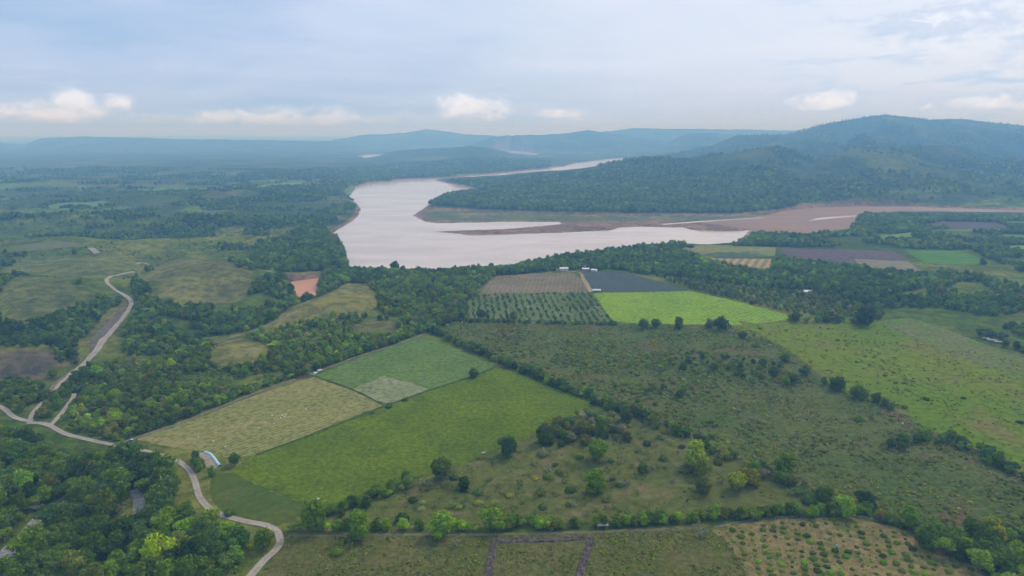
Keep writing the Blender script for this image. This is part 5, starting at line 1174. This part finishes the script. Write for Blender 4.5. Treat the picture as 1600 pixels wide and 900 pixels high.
part('bed', pc, [((0, 0, .85), (3.0, 1.8, .12)), ((0, -.88, 1.15), (3.0, .08, .5)), ((0, .88, 1.15), (3.0, .08, .5)), ((1.48, 0, 1.15), (.08, 1.7, .5))], M_PINK); part('load', pc, [((-.5, .1, 1.2), (1.2, 1.3, .6), .2, .8), ((.7, -.1, 1.15), (1.0, 1.2, .5), -.2, .8)], M_STRAWC)
wheel(pc, -.5, -.95, .42); wheel(pc, -.5, .95, .42); part('drawbar', pc, [((-2.4, 0, .75), (1.9, .1, .1))], M_WOOD)
# dark red crates in a long heap beside the truck
crm = None
a, b = ground_at((464,592.5)), ground_at((486,585.5)); n_ = 0
CV = []; CF = []
for sx, sy, w_, d_ in ((0, -.42, 1.2, .05), (0, .42, 1.2, .05), (-.6, 0, .05, .84), (.6, 0, .05, .84)): box(CV, CF, (sx, sy, .22), (w_, d_, .44))
box(CV, CF, (0, 0, .03), (1.15, .8, .06)); crm = mesh('crate', CV, CF, M_RED)
dirv = np.array([b[0] - a[0], b[1] - a[1]]); Lc = np.linalg.norm(dirv); dirv /= Lc; nor = np.array([-dirv[1], dirv[0]])
for i in range(int(Lc / 1.3)):
    for j_ in range(3):
        for lv in range(1 if j_ != 1 else 2):
            p = np.array(a[:2]) + dirv * (i * 1.3 + rng.uniform(-.1, .1)) + nor * (j_ * 1.0)
            o = mobj('crate', crm, None, (p[0], p[1], float(hgt(p[0], p[1])) + .3 + lv * .45), math.atan2(dirv[1], dirv[0]) + rng.normal(0, .05))
            tag(o, f"dark red crate, {ordinal(i + 1)} from the left in the {['front', 'middle', 'back'][j_]} row{', stacked on top' if lv else ''}", 'crate', 'dark red crates in a heap by the truck')
# gates in the hedges
def gate(px, w, h, rz_, mat, label, solid=False):
    g = ground_at(px); r0 = empty('gate', g, rz_); tag(r0, label, 'gate')
    for s in (-1, 1): part('post', r0, [((s * w / 2, 0, h / 2), (.28, .28, h + .3))], mat)
    for k in range(3): part('rail', r0, [((0, 0, .35 + k * h * .3), (w - .3, .1, .16))], mat)
    return r0
gate((672,838.5), 6.2, 2.6, .0, M_WPOST, 'wooden gate with two tall pale posts below the long hedge')
gate((1125,706), 4.4, 2.2, -.45, M_PAINTW, 'white-painted gate on the right hedge beside the bare patch')
gate((929,624), 2.6, 2.4, -.4, M_WPOST, 'pale gate posts where the middle hedge ends')
gate((1003,654), 3.2, 2.2, -.3, M_WPOST, 'pale leaning gate among trees where the hedges meet')
gate((1190,730), 3.0, 1.8, -.5, M_WPOST, 'small pale gate on the right hedge below the yellow tree')
g = ground_at((1326,783)); tag(mobj('water_trough', None) if False else part('water_trough', None, [((0, 0, .35), (5.5, 1.2, .7), 0, .95), ((0, 0, .74), (5.3, 1.0, .08))], M_WPOST, g), 'long pale concrete trough behind the end of the long hedge', 'trough')
bpy.context.view_layer.update()
# fences: every post a part, wires between them
def fence(px, gap, h, label, z=.15):
    P = smooth_line(xy(px), gap); Zf = hgt(P[:, 0], P[:, 1]); r0 = empty('wire_fence', (P[0, 0], P[0, 1], Zf[0])); tag(r0, label, 'fence')
    V = []; Fs = []; box(V, Fs, (0, 0, h / 2), (.16, .16, h)); pm = mesh('post', V, Fs, M_WPOST)
    for p, z_ in zip(P[:290], Zf): mobj('post', pm, r0, (p[0] - P[0, 0], p[1] - P[0, 1], z_ - Zf[0]), rng.random())
    V = []; Fs = []
    for k in (.45, .8, 1.15): tube(V, Fs, [(p[0] - P[0, 0], p[1] - P[0, 1], z_ - Zf[0] + k) for p, z_ in zip(P, Zf)], [.015] * len(P), 3)
    mobj('wire', mesh('wire', V, Fs, M_TIN), r0)
fence([(216,688),(300,657),(400,616),(490,585)], 5, 1.5, 'post and wire fence along the top of the straw field')
fence([(497,583),(560,560),(612,543),(663,524)], 5, 1.5, 'post and wire fence along the top of the green crop field')
fence([(450,840),(600,839),(760,838),(930,834),(1100,826)], 4, 1.4, 'post and wire fence above the weedy field')
fence([(1115,826),(1200,812),(1330,808),(1420,828),(1500,866)], 4, 1.4, 'post and wire fence round the top of the bush orchard')
# tan soil pad with the light blue tarp
drape('soil_patch', [(303,711),(312,708),(320,707.5),(332,715),(343,728),(333,735),(326,733),(318,722)], fm('bare_tan_soil', (.30,.235,.175), (.34,.27,.2), s1=.2, mot=.12, bmp=.1), .3, label='smooth tan soil patch beside the light blue tarp', cat='soil')
T0 = smooth_line(xy([(320.5,707.5),(329,711),(336,719),(341,726),(344,728.5)]), .8); V = []; Fs = []
K = 9
for i, p in enumerate(T0):
    d_ = T0[min(i + 1, len(T0) - 1)] - T0[max(i - 1, 0)]; d_ /= np.linalg.norm(d_); nn = np.array([-d_[1], d_[0]])
    for k in range(K):
        f = k / (K - 1); q = p + nn * (f - .5) * 1.9 * (1 + .15 * math.sin(i * 1.7)); z_ = float(hgt(q[0], q[1])) + .4 + .6 * math.sin(f * math.pi) ** .7 + .22 * vn(np.array([i * .6]), np.array([k * 1.3]), 4)[0]
        V.append((q[0], q[1], z_ if 0 < k < K - 1 else z_ - .35))
for i in range(len(T0) - 1):
    for k in range(K - 1): Fs.append((i * K + k, (i + 1) * K + k, (i + 1) * K + k + 1, i * K + k + 1))
tm_ = mobj('tarpaulin', mesh('tarpaulin', V, Fs, M_TARP)); md = tm_.modifiers.new('thickness', 'SOLIDIFY'); md.thickness = .04
tag(tm_, 'long crumpled light blue tarp over the edge of the tan soil patch', 'tarp')
# cattle: one skinned body each
def cow_mesh(mat):
    V = [(-.75, 0, 1.05), (-.3, 0, 1.08), (.3, 0, 1.08), (.7, 0, 1.12), (1.05, 0, 1.28), (1.4, 0, 1.22), (1.62, 0, 1.08), (-.78, .02, .85), (-.95, .02, .6)]
    E = [(0, 1), (1, 2), (2, 3), (3, 4), (4, 5), (5, 6), (0, 7), (7, 8)]; rad = [.26, .33, .35, .30, .19, .15, .10, .05, .04]
    for sx, b_ in ((-.62, 0), (.6, 3)):
        for sy in (-.2, .2):
            i = len(V); V += [(sx, sy, .72), (sx - .05 * (1 if sx > 0 else -1), sy, .38), (sx, sy, .03)]; E += [(b_, i), (i, i + 1), (i + 1, i + 2)]; rad += [.13, .07, .065]
    for sy in (-.1, .1): V.append((1.38, sy * 2, 1.42)); E.append((5, len(V) - 1)); rad.append(.035)
    me = bpy.data.meshes.new('cow'); me.from_pydata(V, E, []); o = bpy.data.objects.new('cow', me); COL.objects.link(o)
    o.modifiers.new('skin', 'SKIN'); o.modifiers.new('sub', 'SUBSURF').levels = 1
    for k, v in enumerate(me.skin_vertices[0].data if me.skin_vertices else []): v.radius = (rad[k], rad[k])
    if not me.skin_vertices: return None, o
    me.skin_vertices[0].data[1].use_root = True
    me.materials.append(mat); return me, o
def cow(px, mat, rz_, label):
    bm_ = bmesh.new(); bm_.free(); me, o = cow_mesh(mat); o.location = ground_at(px); o.location.z += .15; o.rotation_euler = (0, 0, rz_)
    for m_ in list(o.data.materials): pass
    tag(o, label, 'cow')
def ensure_skin():
    me = bpy.data.meshes.new('t'); me.from_pydata([(0, 0, 0), (0, 0, 1)], [(0, 1)], []); return bool(me.skin_vertices)
def cow2(px, mat, rz_, label):
    # continuous body: rings swept along the back, legs and head grown from the same surface by voxel remesh
    V = []; Fs = []
    tube(V, Fs, [(-.98, 0, 1.05), (-.8, 0, 1.08), (-.3, 0, 1.03), (.3, 0, 1.03), (.72, 0, 1.08), (1.02, 0, 1.25), (1.32, 0, 1.25), (1.5, 0, 1.12), (1.66, 0, 1.02)], [.12, .30, .37, .38, .30, .20, .16, .12, .08], 10)
    for sx in (-.68, .58):
        for sy in (-.2, .2): tube(V, Fs, [(sx, sy, 1.0), (sx, sy, .72), (sx + (-.05 if sx < 0 else .03), sy, .4), (sx, sy, .0)], [.2, .15, .08, .07], 8)
    for sy in (-1, 1): tube(V, Fs, [(1.3, sy * .1, 1.34), (1.28, sy * .22, 1.45)], [.04, .02], 5)
    tube(V, Fs, [(-.96, 0, 1.15), (-1.06, 0, .85), (-1.05, 0, .55)], [.05, .035, .04], 5)
    o = mobj('cow', mesh('cow', V, Fs, mat), None, ground_at(px), rz_); o.location.z += .12
    r_ = o.modifiers.new('skin', 'REMESH'); r_.mode = 'VOXEL'; r_.voxel_size = .05; r_.use_smooth_shade = True
    tag(o, label, 'cow')
cow2((1281,513.5), M_COW_D, .4, 'dark cow at the top of the right pasture, left of two')
cow2((1294,515.5), M_COW_D, 2.6, 'dark cow at the top of the right pasture, right of two')
cow2((1310,540), M_COW_D, 1.2, 'dark cow standing alone on the yellow-green slope')
cow2((755,710), M_COW_W, .2, 'white cow at the lower edge of the big crop field')
cow2((859,736), M_COW_W, 2.2, 'pale cow between shrubs above the long hedge')
cow2((1410,664), M_COW_W, .9, 'white cow by itself under the pasture hedge clump')
for i, px in enumerate([(699,509),(722,505),(834,506)]):
    cow2(px, M_COW_W, i * 1.3, ['white cow at the top left corner of the rough pasture', 'white cow right of the corner cow, under the young orchard', 'white cow under the middle of the young orchard hedge'][i])
# sacks dropped in the straw field
SVm, SFm = [], []; box(SVm, SFm, (0, 0, .3), (1.0, .6, .6), 0, .7); box(SVm, SFm, (0, 0, .68), (.3, .3, .2), 0, .6); sm_ = mesh('sack', SVm, SFm, M_STRAWC)
SACK = ['topmost but one of the close cluster in the straw field', 'rightmost of the close cluster in the straw field', 'leftmost of the close cluster in the straw field', 'left of the close cluster in the straw field', 'lowest of the left group in the straw field', 'between the cluster and the left group in the straw field', 'lying alone near the lower edge of the straw field', 'lying alone near the soil patch corner of the straw field', 'topmost of the close cluster in the straw field', 'lying alone at the right of the straw field', 'lying alone at the lower left of the straw field', 'highest in the left group in the straw field']
for i, px in enumerate([(441,650),(444,652),(439,654),(415,661),(405,669),(428,663),(352,699),(333,690),(446,648),(478,640),(310,684),(425,650)]):
    o = mobj('sack', sm_, None, ground_at(px), i * .7); o.location.z += .2; tag(o, 'white sack ' + SACK[i], 'sack', 'white sacks in the straw field')
g = ground_at((1307,855)); V = []; Fs = []; tube(V, Fs, [(0, 0, 0), (0, 0, .1), (0, 0, .8), (0, 0, .95), (0, 0, 1.0)], [.42, .5, .5, .42, .15], 12)
o = mobj('water_barrel', mesh('water_barrel', V, Fs, M_CYAN), None, g); o.location.z += .2; tag(o, 'turquoise plastic barrel among the orchard bushes', 'barrel')
# rocks and fallen logs
def rock(px, s, label, seed, mat=None):
    r_ = random.Random(seed); bm = bmesh.new(); bmesh.ops.create_icosphere(bm, subdivisions=2, radius=1)
    for v in bm.verts: v.co *= r_.uniform(.8, 1.15); v.co.z *= .6
    me = bpy.data.meshes.new('rock'); bm.to_mesh(me); bm.free(); me.materials.append(mat or M_GREYB); o = mobj('rock', me, None, ground_at(px), r_.random() * 3, s); tag(o, label, 'rock')
rock((187,857), 1.5, 'pale grey boulder in the lower left forest', 1, plain('boulder', (.36,.35,.33), .9, .2, 2)); rock((60,824), 1.0, 'pale stone on the edge of the gravel stream bed', 2, plain('stone', (.5,.48,.44), .9, .2, 2))
print('TOTAL tris', sum(len(o.data.polygons) for o in SC.objects if o.type == 'MESH'))
